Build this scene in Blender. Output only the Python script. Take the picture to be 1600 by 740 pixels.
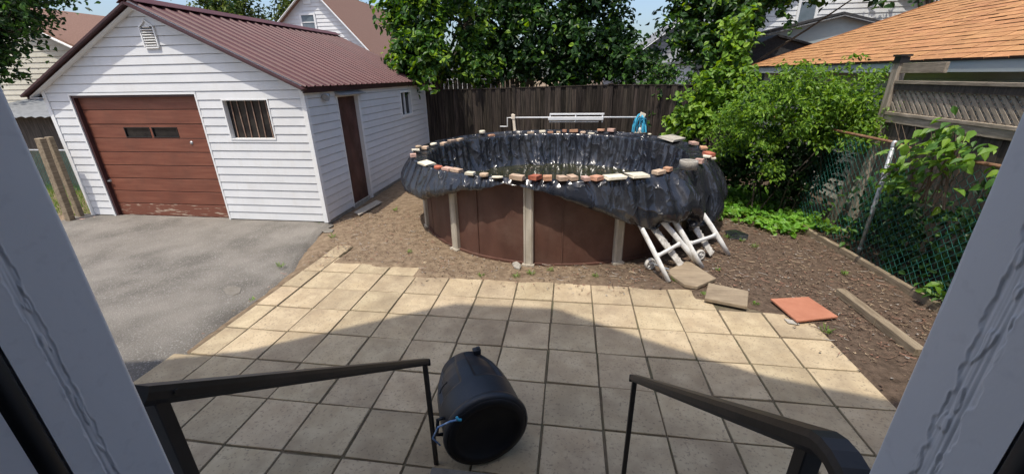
import bpy, bmesh, math, random
import numpy as np
from mathutils import Vector, Matrix, noise as mn

random.seed(7); RNG = np.random.default_rng(7)
for o in list(bpy.data.objects): bpy.data.objects.remove(o)
S = bpy.context.scene
COL = S.collection

# ------------------------------------------------------------------ camera
YAW, PITCH, ROLL = [math.radians(a) for a in (-8.08, 21.61, -0.99)]
FPX = 637.0
CAMZ = 2.479
def cam_axes():
    fwd = Vector((math.sin(YAW)*math.cos(PITCH), math.cos(YAW)*math.cos(PITCH), -math.sin(PITCH)))
    right = Vector((math.cos(YAW), -math.sin(YAW), 0))
    up = right.cross(fwd)
    r2 = math.cos(ROLL)*right + math.sin(ROLL)*up
    u2 = -math.sin(ROLL)*right + math.cos(ROLL)*up
    return r2, u2, fwd
AX = cam_axes()
cam = bpy.data.cameras.new('camera'); camo = bpy.data.objects.new('camera', cam); COL.objects.link(camo)
camo.matrix_world = Matrix(((AX[0].x, AX[1].x, -AX[2].x, 0), (AX[0].y, AX[1].y, -AX[2].y, 0),
                            (AX[0].z, AX[1].z, -AX[2].z, CAMZ), (0, 0, 0, 1)))
cam.sensor_width = 36; cam.lens = 36*FPX/1600; cam.clip_start = 0.02; cam.clip_end = 1000
S.camera = camo

# ------------------------------------------------------------------ light
SUN_EL, SUN_AZ = math.radians(67), math.radians(26)      # sun behind the camera, to its left
sdir = Vector((-math.sin(SUN_AZ)*math.cos(SUN_EL), -math.cos(SUN_AZ)*math.cos(SUN_EL), math.sin(SUN_EL)))
W = bpy.data.worlds.new('World'); S.world = W; W.use_nodes = True
nt = W.node_tree; nt.nodes.clear()
sky = nt.nodes.new('ShaderNodeTexSky'); sky.sky_type = 'NISHITA'; sky.sun_disc = False
sky.sun_elevation = SUN_EL; sky.sun_rotation = math.radians(206)
sky.air_density = 1.0; sky.dust_density = 3.3; sky.ozone_density = 3.0
bg = nt.nodes.new('ShaderNodeBackground'); bg.inputs[1].default_value = 0.15
wo = nt.nodes.new('ShaderNodeOutputWorld')
nt.links.new(sky.outputs[0], bg.inputs[0]); nt.links.new(bg.outputs[0], wo.inputs[0])
sl = bpy.data.lights.new('sun', 'SUN'); sl.energy = 2.8; sl.angle = math.radians(0.55); sl.color = (1, 0.94, 0.83)
so = bpy.data.objects.new('sun', sl); COL.objects.link(so)
so.rotation_euler = sdir.to_track_quat('Z', 'Y').to_euler()
S.view_settings.view_transform = 'Standard'; S.view_settings.look = 'None'
S.view_settings.gamma = 1; S.view_settings.exposure = 0.56
S.render.engine = 'CYCLES'

# ------------------------------------------------------------------ helpers
def ray(x, y):
    return AX[0]*((x-800)/FPX) - AX[1]*((y-370)/FPX) + AX[2]
CP = Vector((0, 0, CAMZ))
def gp(x, y, z=0.0):
    d = ray(x, y); return CP + d*((z-CAMZ)/d.z)
def yp(x, y, Y):
    d = ray(x, y); return CP + d*(Y/d.y)
def xp(x, y, X):
    d = ray(x, y); return CP + d*(X/d.x)

def tag(o, label=None, cat=None, group=None, kind=None):
    if label: o['label'] = label
    if cat: o['category'] = cat
    if group: o['group'] = group
    if kind: o['kind'] = kind
    return o
def link(name, me, parent=None, loc=None):
    o = bpy.data.objects.new(name, me); COL.objects.link(o)
    if parent: o.parent = parent
    if loc is not None: o.location = loc
    return o
def empty(name, loc=(0, 0, 0), label=None, cat=None, group=None, kind=None):
    o = link(name, None); o.location = loc; o.empty_display_size = 0.1
    return tag(o, label, cat, group, kind)

class MB:
    def __init__(s): s.v = []; s.f = []; s.m = []
    def add(s, vs, fs, mi=0):
        n = len(s.v); s.v += [tuple(p) for p in vs]
        s.f += [tuple(i+n for i in f) for f in fs]; s.m += [mi]*len(fs)
    def box(s, c, size, R=None, mi=0, taper=1.0):
        hx, hy, hz = [a/2 for a in size]; c = Vector(c); vs = []
        for z in (-hz, hz):
            k = taper if z > 0 else 1
            for x, y in ((-hx, -hy), (hx, -hy), (hx, hy), (-hx, hy)):
                p = Vector((x*k, y*k, z)); p = R @ p if R else p; vs.append(c+p)
        s.add(vs, [(0, 3, 2, 1), (4, 5, 6, 7), (0, 1, 5, 4), (1, 2, 6, 5), (2, 3, 7, 6), (3, 0, 4, 7)], mi)
    def b2(s, a, b, mi=0):
        s.box([(a[i]+b[i])/2 for i in range(3)], [abs(b[i]-a[i]) for i in range(3)], None, mi)
    def bar(s, a, b, w, h, mi=0, up=(0, 0, 1)):
        a = Vector(a); b = Vector(b); z = (b-a); L = z.length; z.normalize(); up = Vector(up)
        x = up.cross(z)
        if x.length < 1e-4: x = Vector((1, 0, 0)).cross(z)
        x.normalize(); y = z.cross(x)
        R = Matrix((x, y, z)).transposed(); s.box((a+b)/2, (w, h, L), R, mi)
    def tube(s, pts, rad, n=8, mi=0, caps=True, sx=1, sy=1):
        pts = [Vector(p) for p in pts]
        if not hasattr(rad, '__len__'): rad = [rad]*len(pts)
        prev = None; base = len(s.v); vs = []
        for i, p in enumerate(pts):
            t = (pts[min(i+1, len(pts)-1)]-pts[max(i-1, 0)]).normalized()
            if prev is None:
                a = Vector((0, 0, 1)) if abs(t.z) < .9 else Vector((1, 0, 0)); x = a.cross(t).normalized()
            else:
                x = (prev - t*prev.dot(t)).normalized()
            prev = x; y = t.cross(x)
            for k in range(n):
                q = 2*math.pi*k/n; vs.append(p + x*(rad[i]*sx*math.cos(q)) + y*(rad[i]*sy*math.sin(q)))
        fs = []
        for i in range(len(pts)-1):
            for k in range(n):
                fs.append((i*n+k, i*n+(k+1) % n, (i+1)*n+(k+1) % n, (i+1)*n+k))
        if caps: fs.append(tuple(range(n-1, -1, -1))); fs.append(tuple((len(pts)-1)*n+k for k in range(n)))
        s.add(vs, fs, mi)
    def prism(s, poly, d, mi=0):
        """polygon (list of 3D points) extruded by vector d"""
        n = len(poly); d = Vector(d); P = [Vector(p) for p in poly]
        vs = P + [p+d for p in P]
        fs = [tuple(range(n-1, -1, -1)), tuple(range(n, 2*n))] + [(i, (i+1) % n, n+(i+1) % n, n+i) for i in range(n)]
        s.add(vs, fs, mi)
    def lathe(s, prof, n=24, mi=0, M=None):
        vs = []; fs = []
        for r, z in prof:
            for k in range(n):
                q = 2*math.pi*k/n; p = Vector((r*math.cos(q), r*math.sin(q), z)); vs.append(M @ p if M else p)
        for i in range(len(prof)-1):
            for k in range(n): fs.append((i*n+k, i*n+(k+1) % n, (i+1)*n+(k+1) % n, (i+1)*n+k))
        s.add(vs, fs, mi)
    def mesh(s, name, mats, smooth=False, bevel=0, seg=1, fix=True):
        me = bpy.data.meshes.new(name); me.from_pydata(s.v, [], s.f)
        for m in (mats if isinstance(mats, (list, tuple)) else [mats]): me.materials.append(m)
        if len(set(s.m)) > 1: me.polygons.foreach_set('material_index', s.m)
        if fix or bevel:
            bm = bmesh.new(); bm.from_mesh(me)
            if fix: bmesh.ops.recalc_face_normals(bm, faces=bm.faces)
            if bevel: bmesh.ops.bevel(bm, geom=bm.edges[:], offset=bevel, segments=seg, affect='EDGES', profile=.6)
            bm.to_mesh(me); bm.free()
        if smooth: me.polygons.foreach_set('use_smooth', [True]*len(me.polygons))
        me.update(); return me
    def build(s, name, mats, parent=None, smooth=False, bevel=0, seg=1, fix=True):
        return link(name, s.mesh(name, mats, smooth, bevel, seg, fix), parent)

def rotz(a): return Matrix.Rotation(a, 3, 'Z')

def grid_mesh(name, P, mats, smooth=True, wrap=False):
    """P: array (nu, nv, 3)"""
    nu, nv = P.shape[:2]
    idx = np.arange(nu*nv).reshape(nu, nv)
    if wrap: idx = np.vstack([idx, idx[:1]])
    q = np.stack([idx[:-1, :-1], idx[1:, :-1], idx[1:, 1:], idx[:-1, 1:]], -1).reshape(-1, 4)
    return np_mesh(name, P.reshape(-1, 3), q, mats, smooth)
def np_mesh(name, V, F, mats, smooth=False, mi=None):
    me = bpy.data.meshes.new(name); k = F.shape[1]
    me.vertices.add(len(V)); me.vertices.foreach_set('co', np.ascontiguousarray(V, dtype=np.float32).ravel())
    me.loops.add(F.size); me.loops.foreach_set('vertex_index', np.ascontiguousarray(F, dtype=np.int32).ravel())
    me.polygons.add(len(F)); me.polygons.foreach_set('loop_start', np.arange(0, F.size, k, dtype=np.int32))
    for m in (mats if isinstance(mats, (list, tuple)) else [mats]): me.materials.append(m)
    if mi is not None: me.polygons.foreach_set('material_index', np.ascontiguousarray(mi, dtype=np.int32))
    me.polygons.foreach_set('use_smooth', np.full(len(F), smooth))
    me.update(calc_edges=True); me.validate(); return me

# ------------------------------------------------------------------ materials
def mat(name, c1, c2=None, scale=8, detail=6, rough=.7, rough2=None, bump=0, bscale=60, spec=.4, stretch=(1, 1, 1),
        contrast=(.35, .65), rnd=0.0, metal=0, speck=None, speckscale=200, speckamt=.5, dirt=None, dirtscale=1.5, dirtamt=.5,
        coat=0, bdist=.01, hue=0.0, streak=None):
    m = bpy.data.materials.new(name); m.use_nodes = True; n = m.node_tree.nodes; l = m.node_tree.links
    B = n['Principled BSDF']; B.inputs['Roughness'].default_value = rough; B.inputs['Metallic'].default_value = metal
    B.inputs['Specular IOR Level'].default_value = spec; B.inputs['Coat Weight'].default_value = coat
    tc = n.new('ShaderNodeTexCoord'); oi = n.new('ShaderNodeObjectInfo')
    mu = n.new('ShaderNodeMath'); mu.operation = 'MULTIPLY'; mu.inputs[1].default_value = 37.0; l.new(oi.outputs['Random'], mu.inputs[0])
    va = n.new('ShaderNodeVectorMath'); va.operation = 'ADD'; l.new(tc.outputs['Object'], va.inputs[0]); l.new(mu.outputs[0], va.inputs[1])
    mp = n.new('ShaderNodeMapping'); mp.inputs['Scale'].default_value = stretch; l.new(va.outputs[0], mp.inputs['Vector'])
    def noise(sc, det, vec=None, ro=.55):
        t = n.new('ShaderNodeTexNoise'); t.inputs['Scale'].default_value = sc; t.inputs['Detail'].default_value = det
        t.inputs['Roughness'].default_value = ro
        l.new(vec or mp.outputs[0], t.inputs['Vector']); return t.outputs['Fac']
    def ramp(fac, a, b, ca, cb):
        r = n.new('ShaderNodeValToRGB'); r.color_ramp.elements[0].position = a; r.color_ramp.elements[1].position = b
        r.color_ramp.elements[0].color = (*ca, 1); r.color_ramp.elements[1].color = (*cb, 1); l.new(fac, r.inputs[0]); return r.outputs[0]
    def mix(f, a, b, mode='MIX'):
        x = n.new('ShaderNodeMix'); x.data_type = 'RGBA'; x.blend_type = mode
        if isinstance(f, (int, float)): x.inputs[0].default_value = f
        else: l.new(f, x.inputs[0])
        for s_, v in ((6, a), (7, b)):
            if isinstance(v, tuple): x.inputs[s_].default_value = (*v, 1)
            else: l.new(v, x.inputs[s_])
        return x.outputs[2]
    fac = noise(scale, detail)
    col = ramp(fac, contrast[0], contrast[1], c1, c2 or c1)
    if speck:
        sp = noise(speckscale, 2); r = ramp(sp, .58, .68, (0, 0, 0), (speckamt,)*3); col = mix(r, col, speck)
    if dirt:
        dn = noise(dirtscale, 5, va.outputs[0], .65); r = ramp(dn, .45, .72, (0, 0, 0), (dirtamt,)*3); col = mix(r, col, dirt)
    if streak:
        mp2 = n.new('ShaderNodeMapping'); mp2.inputs['Scale'].default_value = streak[1]; l.new(va.outputs[0], mp2.inputs['Vector'])
        dn = noise(streak[2], 4, mp2.outputs[0], .6); r = ramp(dn, .5, .72, (0, 0, 0), (streak[3],)*3); col = mix(r, col, streak[0])
    if rnd or hue:
        hs = n.new('ShaderNodeHueSaturation'); l.new(col, hs.inputs['Color'])
        mr = n.new('ShaderNodeMapRange'); mr.inputs[3].default_value = 1-rnd; mr.inputs[4].default_value = 1+rnd
        l.new(oi.outputs['Random'], mr.inputs[0]); l.new(mr.outputs[0], hs.inputs['Value'])
        if hue:
            w = n.new('ShaderNodeTexWhiteNoise'); w.noise_dimensions = '1D'; l.new(mu.outputs[0], w.inputs['W'])
            m2 = n.new('ShaderNodeMapRange'); m2.inputs[3].default_value = .5-hue; m2.inputs[4].default_value = .5+hue
            l.new(w.outputs['Value'], m2.inputs[0]); l.new(m2.outputs[0], hs.inputs['Hue'])
        col = hs.outputs[0]
    l.new(col, B.inputs['Base Color'])
    if rough2 is not None:
        r = n.new('ShaderNodeMapRange'); r.inputs[3].default_value = rough; r.inputs[4].default_value = rough2; l.new(fac, r.inputs[0]); l.new(r.outputs[0], B.inputs['Roughness'])
    if bump:
        bn = noise(bscale, 5); b = n.new('ShaderNodeBump'); b.inputs['Strength'].default_value = bump; b.inputs['Distance'].default_value = bdist
        l.new(bn, b.inputs['Height']); l.new(b.outputs[0], B.inputs['Normal'])
    return m
def leafmat(name, c, c2, trans=.35, rough=.45):
    m = bpy.data.materials.new(name); m.use_nodes = True; n = m.node_tree.nodes; l = m.node_tree.links
    B = n['Principled BSDF']; B.inputs['Roughness'].default_value = rough; B.inputs['Specular IOR Level'].default_value = .35
    g = n.new('ShaderNodeNewGeometry'); r = n.new('ShaderNodeValToRGB')
    r.color_ramp.elements[0].color = (*c, 1); r.color_ramp.elements[1].color = (*c2, 1)
    l.new(g.outputs['Random Per Island'], r.inputs[0]); l.new(r.outputs[0], B.inputs['Base Color'])
    t = n.new('ShaderNodeBsdfTranslucent'); mx = n.new('ShaderNodeMixShader'); mx.inputs[0].default_value = trans
    hs = n.new('ShaderNodeHueSaturation'); hs.inputs['Saturation'].default_value = 1.15; hs.inputs['Value'].default_value = 1.6; hs.inputs['Hue'].default_value = .485
    l.new(r.outputs[0], hs.inputs['Color']); l.new(hs.outputs[0], t.inputs['Color'])
    o = n['Material Output']; l.new(B.outputs[0], mx.inputs[1]); l.new(t.outputs[0], mx.inputs[2]); l.new(mx.outputs[0], o.inputs[0])
    return m

M = {}
M['soil'] = None
M['asphalt'] = mat('asphalt', (.12, .109, .094), (.205, .187, .163), 1.6, 10, .95, bump=1.0, bscale=75, speck=(.40, .38, .35), speckscale=60, speckamt=.55, dirt=(.235, .212, .182), dirtscale=.7, dirtamt=.6, bdist=.012)
M['paver'] = mat('paver_concrete', (.40, .31, .195), (.49, .395, .258), 5, 8, .9, bump=.35, bscale=160, speck=(.15, .115, .085), speckscale=48, speckamt=.55, rnd=.12, hue=.003, dirt=(.25, .19, .125), dirtscale=2.6, dirtamt=.7, bdist=.004)
M['joint'] = mat('joint_soil', (.10, .078, .052), (.17, .135, .09), 12, 6, 1, bump=.8, bscale=60, dirt=(.075, .085, .035), dirtscale=2.5, dirtamt=.7)
M['siding'] = mat('white_vinyl', (.64, .65, .66), (.69, .695, .70), 2, 4, .5, spec=.3, dirt=(.55, .535, .51), dirtscale=1.3, dirtamt=.3, bump=.05, bscale=30, streak=(( .55, .52, .46), (6, 6, .6), 1.5, .22))
M['whitetrim'] = mat('white_trim', (.74, .75, .75), (.80, .80, .79), 3, 4, .5, dirt=(.55, .52, .47), dirtscale=3, dirtamt=.35)
M['roof_metal'] = mat('maroon_metal', (.080, .029, .028), (.108, .042, .040), 1.3, 6, .5, .62, spec=.3, dirt=(.14, .072, .065), dirtscale=2, dirtamt=.35, bump=.04, bscale=20)
M['maroon'] = mat('maroon_fascia', (.045, .018, .02), (.065, .028, .028), 3, 4, .45)
M['doorred'] = mat('redwood_paint', (.165, .052, .03), (.22, .08, .048), 3, 7, .55, stretch=(.5, 3, 6), bump=.15, bscale=30, dirt=(.11, .045, .03), dirtscale=2.4, dirtamt=.5, rnd=.06)
M['doorchip'] = mat('redwood_chipped', (.17, .06, .036), (.45, .36, .27), 5, 10, .7, stretch=(1, 3, 6), contrast=(.56, .66), bump=.3, bscale=30)
M['olddoor'] = mat('weathered_brown_door', (.05, .02, .015), (.11, .045, .035), 4, 8, .6, stretch=(1, 1, .5), bump=.3, bscale=30, dirt=(.15, .09, .075), dirtscale=4, dirtamt=.45)
M['glass'] = mat('dark_glass', (.012, .012, .014), (.03, .028, .026), 6, 3, .2, spec=.3)
M['brownbar'] = mat('brown_bar', (.20, .12, .085), (.32, .22, .165), 8, 5, .6, rnd=.25)
M['metalgrey'] = mat('grey_metal', (.36, .37, .38), (.46, .47, .48), 10, 5, .42, metal=.6)
M['rust'] = mat('rusty_pipe', (.16, .07, .035), (.26, .15, .085), 14, 6, .85, bump=.3, bscale=60)
M['fence'] = mat('weathered_fence', (.016, .013, .011), (.052, .042, .035), 4, 8, .9, stretch=(9, 9, .5), bump=.5, bscale=14, rnd=.45, hue=.012, streak=((.13, .10, .075), (14, 14, .6), 2.2, .5), spec=.15)
M['greywood'] = mat('grey_wood', (.20, .165, .125), (.34, .29, .23), 5, 8, .85, stretch=(6, 6, .8), bump=.4, bscale=16, rnd=.15)
M['greywoodh'] = mat('grey_wood_lengthwise', (.20, .165, .12), (.36, .30, .23), 5, 8, .85, stretch=(6, .8, 6), bump=.4, bscale=16, rnd=.15, dirt=(.09, .075, .055), dirtscale=3, dirtamt=.6)
M['darkwood'] = mat('dark_fence_wood', (.035, .028, .023), (.085, .07, .057), 5, 8, .85, stretch=(8, 8, .6), bump=.4, bscale=16, rnd=.2)
M['poolwall'] = mat('brown_pool_wall', (.070, .031, .022), (.112, .052, .037), 3, 8, .55, bump=.25, bscale=25, dirt=(.165, .10, .075), dirtscale=1.6, dirtamt=.6, stretch=(1, 1, .5))
M['poolpost'] = mat('beige_pool_post', (.40, .36, .29), (.52, .47, .39), 4, 6, .55, stretch=(3, 3, .6), dirt=(.24, .20, .15), dirtscale=5, dirtamt=.4, bump=.08)
M['plastic'] = mat('black_plastic_sheet', (.013, .014, .018), (.021, .023, .029), 3, 4, .27, .40, spec=.62, bump=.22, bscale=26, dirt=(.07, .066, .06), dirtscale=1.6, dirtamt=.38, bdist=.02)
M['water'] = mat('murky_water', (.014, .016, .007), (.03, .03, .012), 3, 6, .05, spec=.5, bump=.06, bscale=9, dirt=(.055, .05, .024), dirtscale=4, dirtamt=.5)
M['br_tan'] = mat('tan_brick', (.44, .31, .21), (.57, .43, .31), 14, 6, .9, bump=.5, bscale=70, rnd=.12, hue=.01)
M['br_orange'] = mat('orange_brick', (.40, .205, .12), (.53, .30, .19), 14, 6, .9, bump=.5, bscale=70, rnd=.14, hue=.01)
M['br_red'] = mat('red_brick', (.34, .09, .05), (.45, .15, .09), 14, 6, .9, bump=.5, bscale=70, rnd=.12)
M['br_pink'] = mat('pink_brick', (.46, .28, .22), (.56, .37, .30), 14, 6, .9, bump=.4, bscale=70, rnd=.1)
M['br_cream'] = mat('cream_stone', (.58, .52, .40), (.70, .64, .50), 10, 6, .9, bump=.4, bscale=60, rnd=.08)
M['br_grey'] = mat('grey_concrete', (.30, .275, .235), (.41, .38, .33), 12, 6, .92, bump=.5, bscale=60, rnd=.08)
M['slab'] = mat('sandstone_slab', (.24, .185, .125), (.34, .27, .185), 4, 8, .9, stretch=(1, 5, 1), bump=.5, bscale=40, rnd=.06, dirt=(.17, .125, .085), dirtscale=4, dirtamt=.4)
M['terracotta'] = mat('terracotta_tile', (.37, .145, .085), (.45, .19, .115), 5, 6, .8, bump=.15, bscale=60)
M['timber'] = mat('landscape_timber', (.17, .13, .085), (.30, .24, .165), 5, 8, .9, stretch=(7, .7, 7), bump=.5, bscale=20)
M['whiteplastic'] = mat('white_resin', (.76, .76, .74), (.82, .82, .80), 5, 4, .42, dirt=(.42, .38, .32), dirtscale=9, dirtamt=.5)
M['creamplastic'] = mat('cream_resin', (.70, .60, .47), (.76, .67, .54), 5, 4, .5)
M['dirtywhite'] = mat('grimy_white_resin', (.50, .47, .42), (.70, .68, .64), 16, 6, .6, dirt=(.12, .10, .08), dirtscale=12, dirtamt=.7)
M['alum'] = mat('white_aluminium', (.72, .73, .74), (.80, .80, .80), 5, 3, .3, metal=.15)
M['blue'] = mat('blue_webbing', (.03, .26, .44), (.06, .40, .58), 12, 4, .7, bump=.3, bscale=40)
M['bluecord'] = mat('blue_cord', (.10, .24, .52), (.45, .58, .75), 30, 3, .6)
M['bin'] = mat('black_bin_plastic', (.011, .013, .018), (.018, .021, .028), 4, 5, .36, .5, spec=.5, bump=.10, bscale=220, dirt=(.05, .05, .052), dirtscale=3, dirtamt=.35)
M['bindark'] = mat('black_bin_lid', (.006, .006, .008), (.011, .011, .013), 4, 5, .5, spec=.35)
M['rail'] = mat('black_rail_paint', (.010, .009, .009), (.018, .016, .015), 6, 6, .38, .55, spec=.4, bump=.06, bscale=40, dirt=(.07, .05, .038), dirtscale=6, dirtamt=.35)
M['concrete'] = mat('step_concrete', (.13, .115, .095), (.22, .20, .17), 6, 8, .92, bump=.6, bscale=50)
M['jamb'] = mat('grey_white_gloss_paint', (.73, .735, .745), (.77, .775, .78), 2.5, 6, .4, spec=.4, bump=.10, bscale=14, speck=(.50, .50, .52), speckscale=60, speckamt=.15)
M['gasket'] = mat('black_gasket', (.012, .012, .012), (.02, .02, .02), 4, 3, .5)
M['shingle'] = mat('orange_shingle', (.34, .16, .065), (.44, .225, .098), 9, 6, .95, bump=.5, bscale=120, rnd=.11, hue=.004, speck=(.23, .115, .06), speckscale=60, speckamt=.5)
M['shinglebutt'] = mat('shingle_butt_edge', (.07, .035, .02), (.12, .06, .035), 20, 3, .95)  # dark asphalt edge; its colour also stands in for the course shadow lines
M['fascia_blue'] = mat('greyblue_fascia', (.34, .39, .39), (.42, .46, .455), 3, 5, .6, dirt=(.24, .265, .25), dirtscale=3, dirtamt=.4)
M['creamsiding'] = mat('cream_siding', (.50, .48, .40), (.56, .54, .46), 3, 4, .6)
M['chain'] = mat('green_vinyl_chainlink', (.018, .11, .09), (.04, .18, .15), 8, 3, .45)
M['galv'] = mat('galvanised_post', (.40, .41, .42), (.52, .53, .54), 12, 5, .5, metal=.45, dirt=(.25, .24, .22), dirtscale=7, dirtamt=.4)
M['brownroof'] = mat('brown_shingle_roof', (.17, .095, .068), (.24, .14, .105), 26, 5, .95, stretch=(1, 1, 3))
M['greyroof'] = mat('grey_shingle_roof', (.16, .165, .175), (.24, .245, .255), 26, 5, .95)
M['darkroof'] = mat('charcoal_roof', (.028, .028, .03), (.05, .05, .052), 20, 5, .9)
M['bark'] = mat('bark', (.055, .042, .03), (.12, .095, .07), 6, 8, .95, stretch=(4, 4, .8), bump=.8, bscale=14)
M['twig'] = mat('twig', (.10, .07, .045), (.18, .13, .09), 10, 4, .9)
M['houseback'] = mat('own_house_siding', (.62, .62, .60), (.68, .68, .66), 3, 4, .6)
M['leaf_maple'] = leafmat('maple_leaf', (.035, .095, .018), (.085, .19, .03), .35)
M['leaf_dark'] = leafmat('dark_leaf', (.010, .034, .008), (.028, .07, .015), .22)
M['leaf_bright'] = leafmat('bright_leaf', (.13, .25, .022), (.25, .38, .045), .38)
M['leaf_shrub'] = leafmat('shrub_leaf', (.075, .17, .018), (.16, .28, .035), .32)
M['leaf_far'] = leafmat('far_leaf', (.07, .12, .025), (.16, .20, .05), .3)
M['leaf_ground'] = leafmat('groundcover_leaf', (.10, .26, .025), (.20, .40, .05), .35)
M['grass'] = leafmat('grass_blade', (.09, .19, .03), (.20, .30, .06), .3)
M['lit1'] = mat('straw_litter', (.24, .175, .11), (.38, .29, .19), 6, 3, .9)
M['lit2'] = mat('bark_litter', (.10, .06, .04), (.17, .105, .07), 6, 3, .9)
M['lit3'] = mat('red_litter', (.22, .105, .07), (.30, .16, .11), 6, 3, .9)
M['lit4'] = mat('grey_litter', (.25, .22, .19), (.36, .33, .29), 6, 3, .9)

def plastic_mat():
    m = bpy.data.materials.new('black_plastic_sheet'); m.use_nodes = True; n = m.node_tree.nodes; l = m.node_tree.links
    B = n['Principled BSDF']; B.inputs['Specular IOR Level'].default_value = .7
    tc = n.new('ShaderNodeTexCoord')
    def noise(sc, d=4, vec=None, col=False, r=.55):
        t = n.new('ShaderNodeTexNoise'); t.inputs['Scale'].default_value = sc; t.inputs['Detail'].default_value = d; t.inputs['Roughness'].default_value = r
        l.new(vec or tc.outputs['Object'], t.inputs['Vector']); return t.outputs['Color' if col else 'Fac']
    w = n.new('ShaderNodeVectorMath'); w.operation = 'MULTIPLY_ADD'; l.new(noise(1.6, 2, None, True), w.inputs[0]); w.inputs[1].default_value = (.5, .5, .8); l.new(tc.outputs['Object'], w.inputs[2])
    mp = n.new('ShaderNodeMapping'); mp.inputs['Scale'].default_value = (1, 1, .45); mp.inputs['Rotation'].default_value = (.35, .30, 0); l.new(w.outputs[0], mp.inputs['Vector'])
    def crease(sc, p=1.0):
        t = noise(sc, 1.5, mp.outputs[0]); q = n.new('ShaderNodeMath'); q.operation = 'SUBTRACT'; l.new(t, q.inputs[0]); q.inputs[1].default_value = .5
        q2 = n.new('ShaderNodeMath'); q2.operation = 'ABSOLUTE'; l.new(q.outputs[0], q2.inputs[0])
        q3 = n.new('ShaderNodeMath'); q3.operation = 'POWER'; q3.inputs[1].default_value = p; l.new(q2.outputs[0], q3.inputs[0]); return q3.outputs[0]
    b1 = n.new('ShaderNodeBump'); b1.inputs['Strength'].default_value = 1; b1.invert = True; b1.inputs['Distance'].default_value = .068; l.new(crease(2.9, .62), b1.inputs['Height'])
    b2 = n.new('ShaderNodeBump'); b2.inputs['Strength'].default_value = 1; b2.invert = True; b2.inputs['Distance'].default_value = .020; l.new(crease(6.0, .62), b2.inputs['Height']); l.new(b1.outputs[0], b2.inputs['Normal'])
    l.new(b2.outputs[0], B.inputs['Normal'])
    r = n.new('ShaderNodeValToRGB'); r.color_ramp.elements[0].position = .42; r.color_ramp.elements[1].position = .75; r.color_ramp.elements[0].color = (.013, .0145, .020, 1); r.color_ramp.elements[1].color = (.040, .040, .043, 1)
    l.new(noise(1.7, 6, None, False, .65), r.inputs[0]); l.new(r.outputs[0], B.inputs['Base Color'])
    q = n.new('ShaderNodeMapRange'); q.inputs[1].default_value = .35; q.inputs[2].default_value = .7; q.inputs[3].default_value = .13; q.inputs[4].default_value = .27; l.new(noise(3, 5), q.inputs[0]); l.new(q.outputs[0], B.inputs['Roughness'])
    return m
M['plastic'] = plastic_mat()
def soil_mat():
    m = bpy.data.materials.new('soil'); m.use_nodes = True; n = m.node_tree.nodes; l = m.node_tree.links
    B = n['Principled BSDF']; B.inputs['Roughness'].default_value = 1; B.inputs['Specular IOR Level'].default_value = .15
    tc = n.new('ShaderNodeTexCoord')
    def noise(sc, d=8, r=.6):
        t = n.new('ShaderNodeTexNoise'); t.inputs['Scale'].default_value = sc; t.inputs['Detail'].default_value = d; t.inputs['Roughness'].default_value = r
        l.new(tc.outputs['Object'], t.inputs['Vector']); return t.outputs['Fac']
    def ramp(f, a, b, ca, cb):
        r = n.new('ShaderNodeValToRGB'); r.color_ramp.elements[0].position = a; r.color_ramp.elements[1].position = b
        r.color_ramp.elements[0].color = (*ca, 1); r.color_ramp.elements[1].color = (*cb, 1); l.new(f, r.inputs[0]); return r.outputs[0]
    def mix(f, a, b):
        x = n.new('ShaderNodeMix'); x.data_type = 'RGBA'; l.new(f, x.inputs[0]); l.new(a, x.inputs[6]); l.new(b, x.inputs[7]); return x.outputs[2]
    sand = ramp(noise(9), .3, .7, (.15, .105, .07), (.30, .225, .15))
    mulch = ramp(noise(14), .3, .7, (.066, .047, .034), (.165, .117, .085))
    sx = n.new('ShaderNodeSeparateXYZ'); l.new(tc.outputs['Object'], sx.inputs[0])
    ad = n.new('ShaderNodeMath'); ad.operation = 'MULTIPLY_ADD'; l.new(noise(1.1, 5), ad.inputs[0]); ad.inputs[1].default_value = 5.0; l.new(sx.outputs[0], ad.inputs[2])
    f = n.new('ShaderNodeMapRange'); f.inputs[1].default_value = 1.9; f.inputs[2].default_value = 4.2; l.new(ad.outputs[0], f.inputs[0])
    c = mix(f.outputs[0], sand, mulch)
    l.new(c, B.inputs['Base Color'])
    b = n.new('ShaderNodeBump'); b.inputs['Strength'].default_value = .9; b.inputs['Distance'].default_value = .03
    l.new(noise(28, 8, .7), b.inputs['Height']); l.new(b.outputs[0], B.inputs['Normal'])
    return m
M['soil'] = soil_mat()

# ------------------------------------------------------------------ layout constants
U = 0.46
def cX(c): return (c-5.28)*U
def rY(r): return (10.16-r)*U
PC = Vector((-.253, 7.539, 0)); PR = 2.37               # pool centre, wall radius
GX0, GX1, GY0, GY1 = -9.22, -4.28, 6.45, 12.3            # garage
def nz(x, y, s=1.0, o=0.0): return mn.noise(Vector((x*s, y*s, o)))
def sst(a, b, x):
    t = min(1, max(0, (x-a)/(b-a))); return t*t*(3-2*t)

PAT_T = rY(0)
def driveedge(y):
    return -3.70 - .50*sst(4.2, 6.3, y) + .05*nz(0, y, 2.2, 3) + .03*nz(0, y, 9, 8)
def dirt_over(x, y):
    """height of loose soil; creeps a little over the paver edges"""
    h = .012*nz(x, y, 1.3, 1)+.010*nz(x, y, 5, 2)+.006*nz(x, y, 14, 5)
    return h

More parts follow.
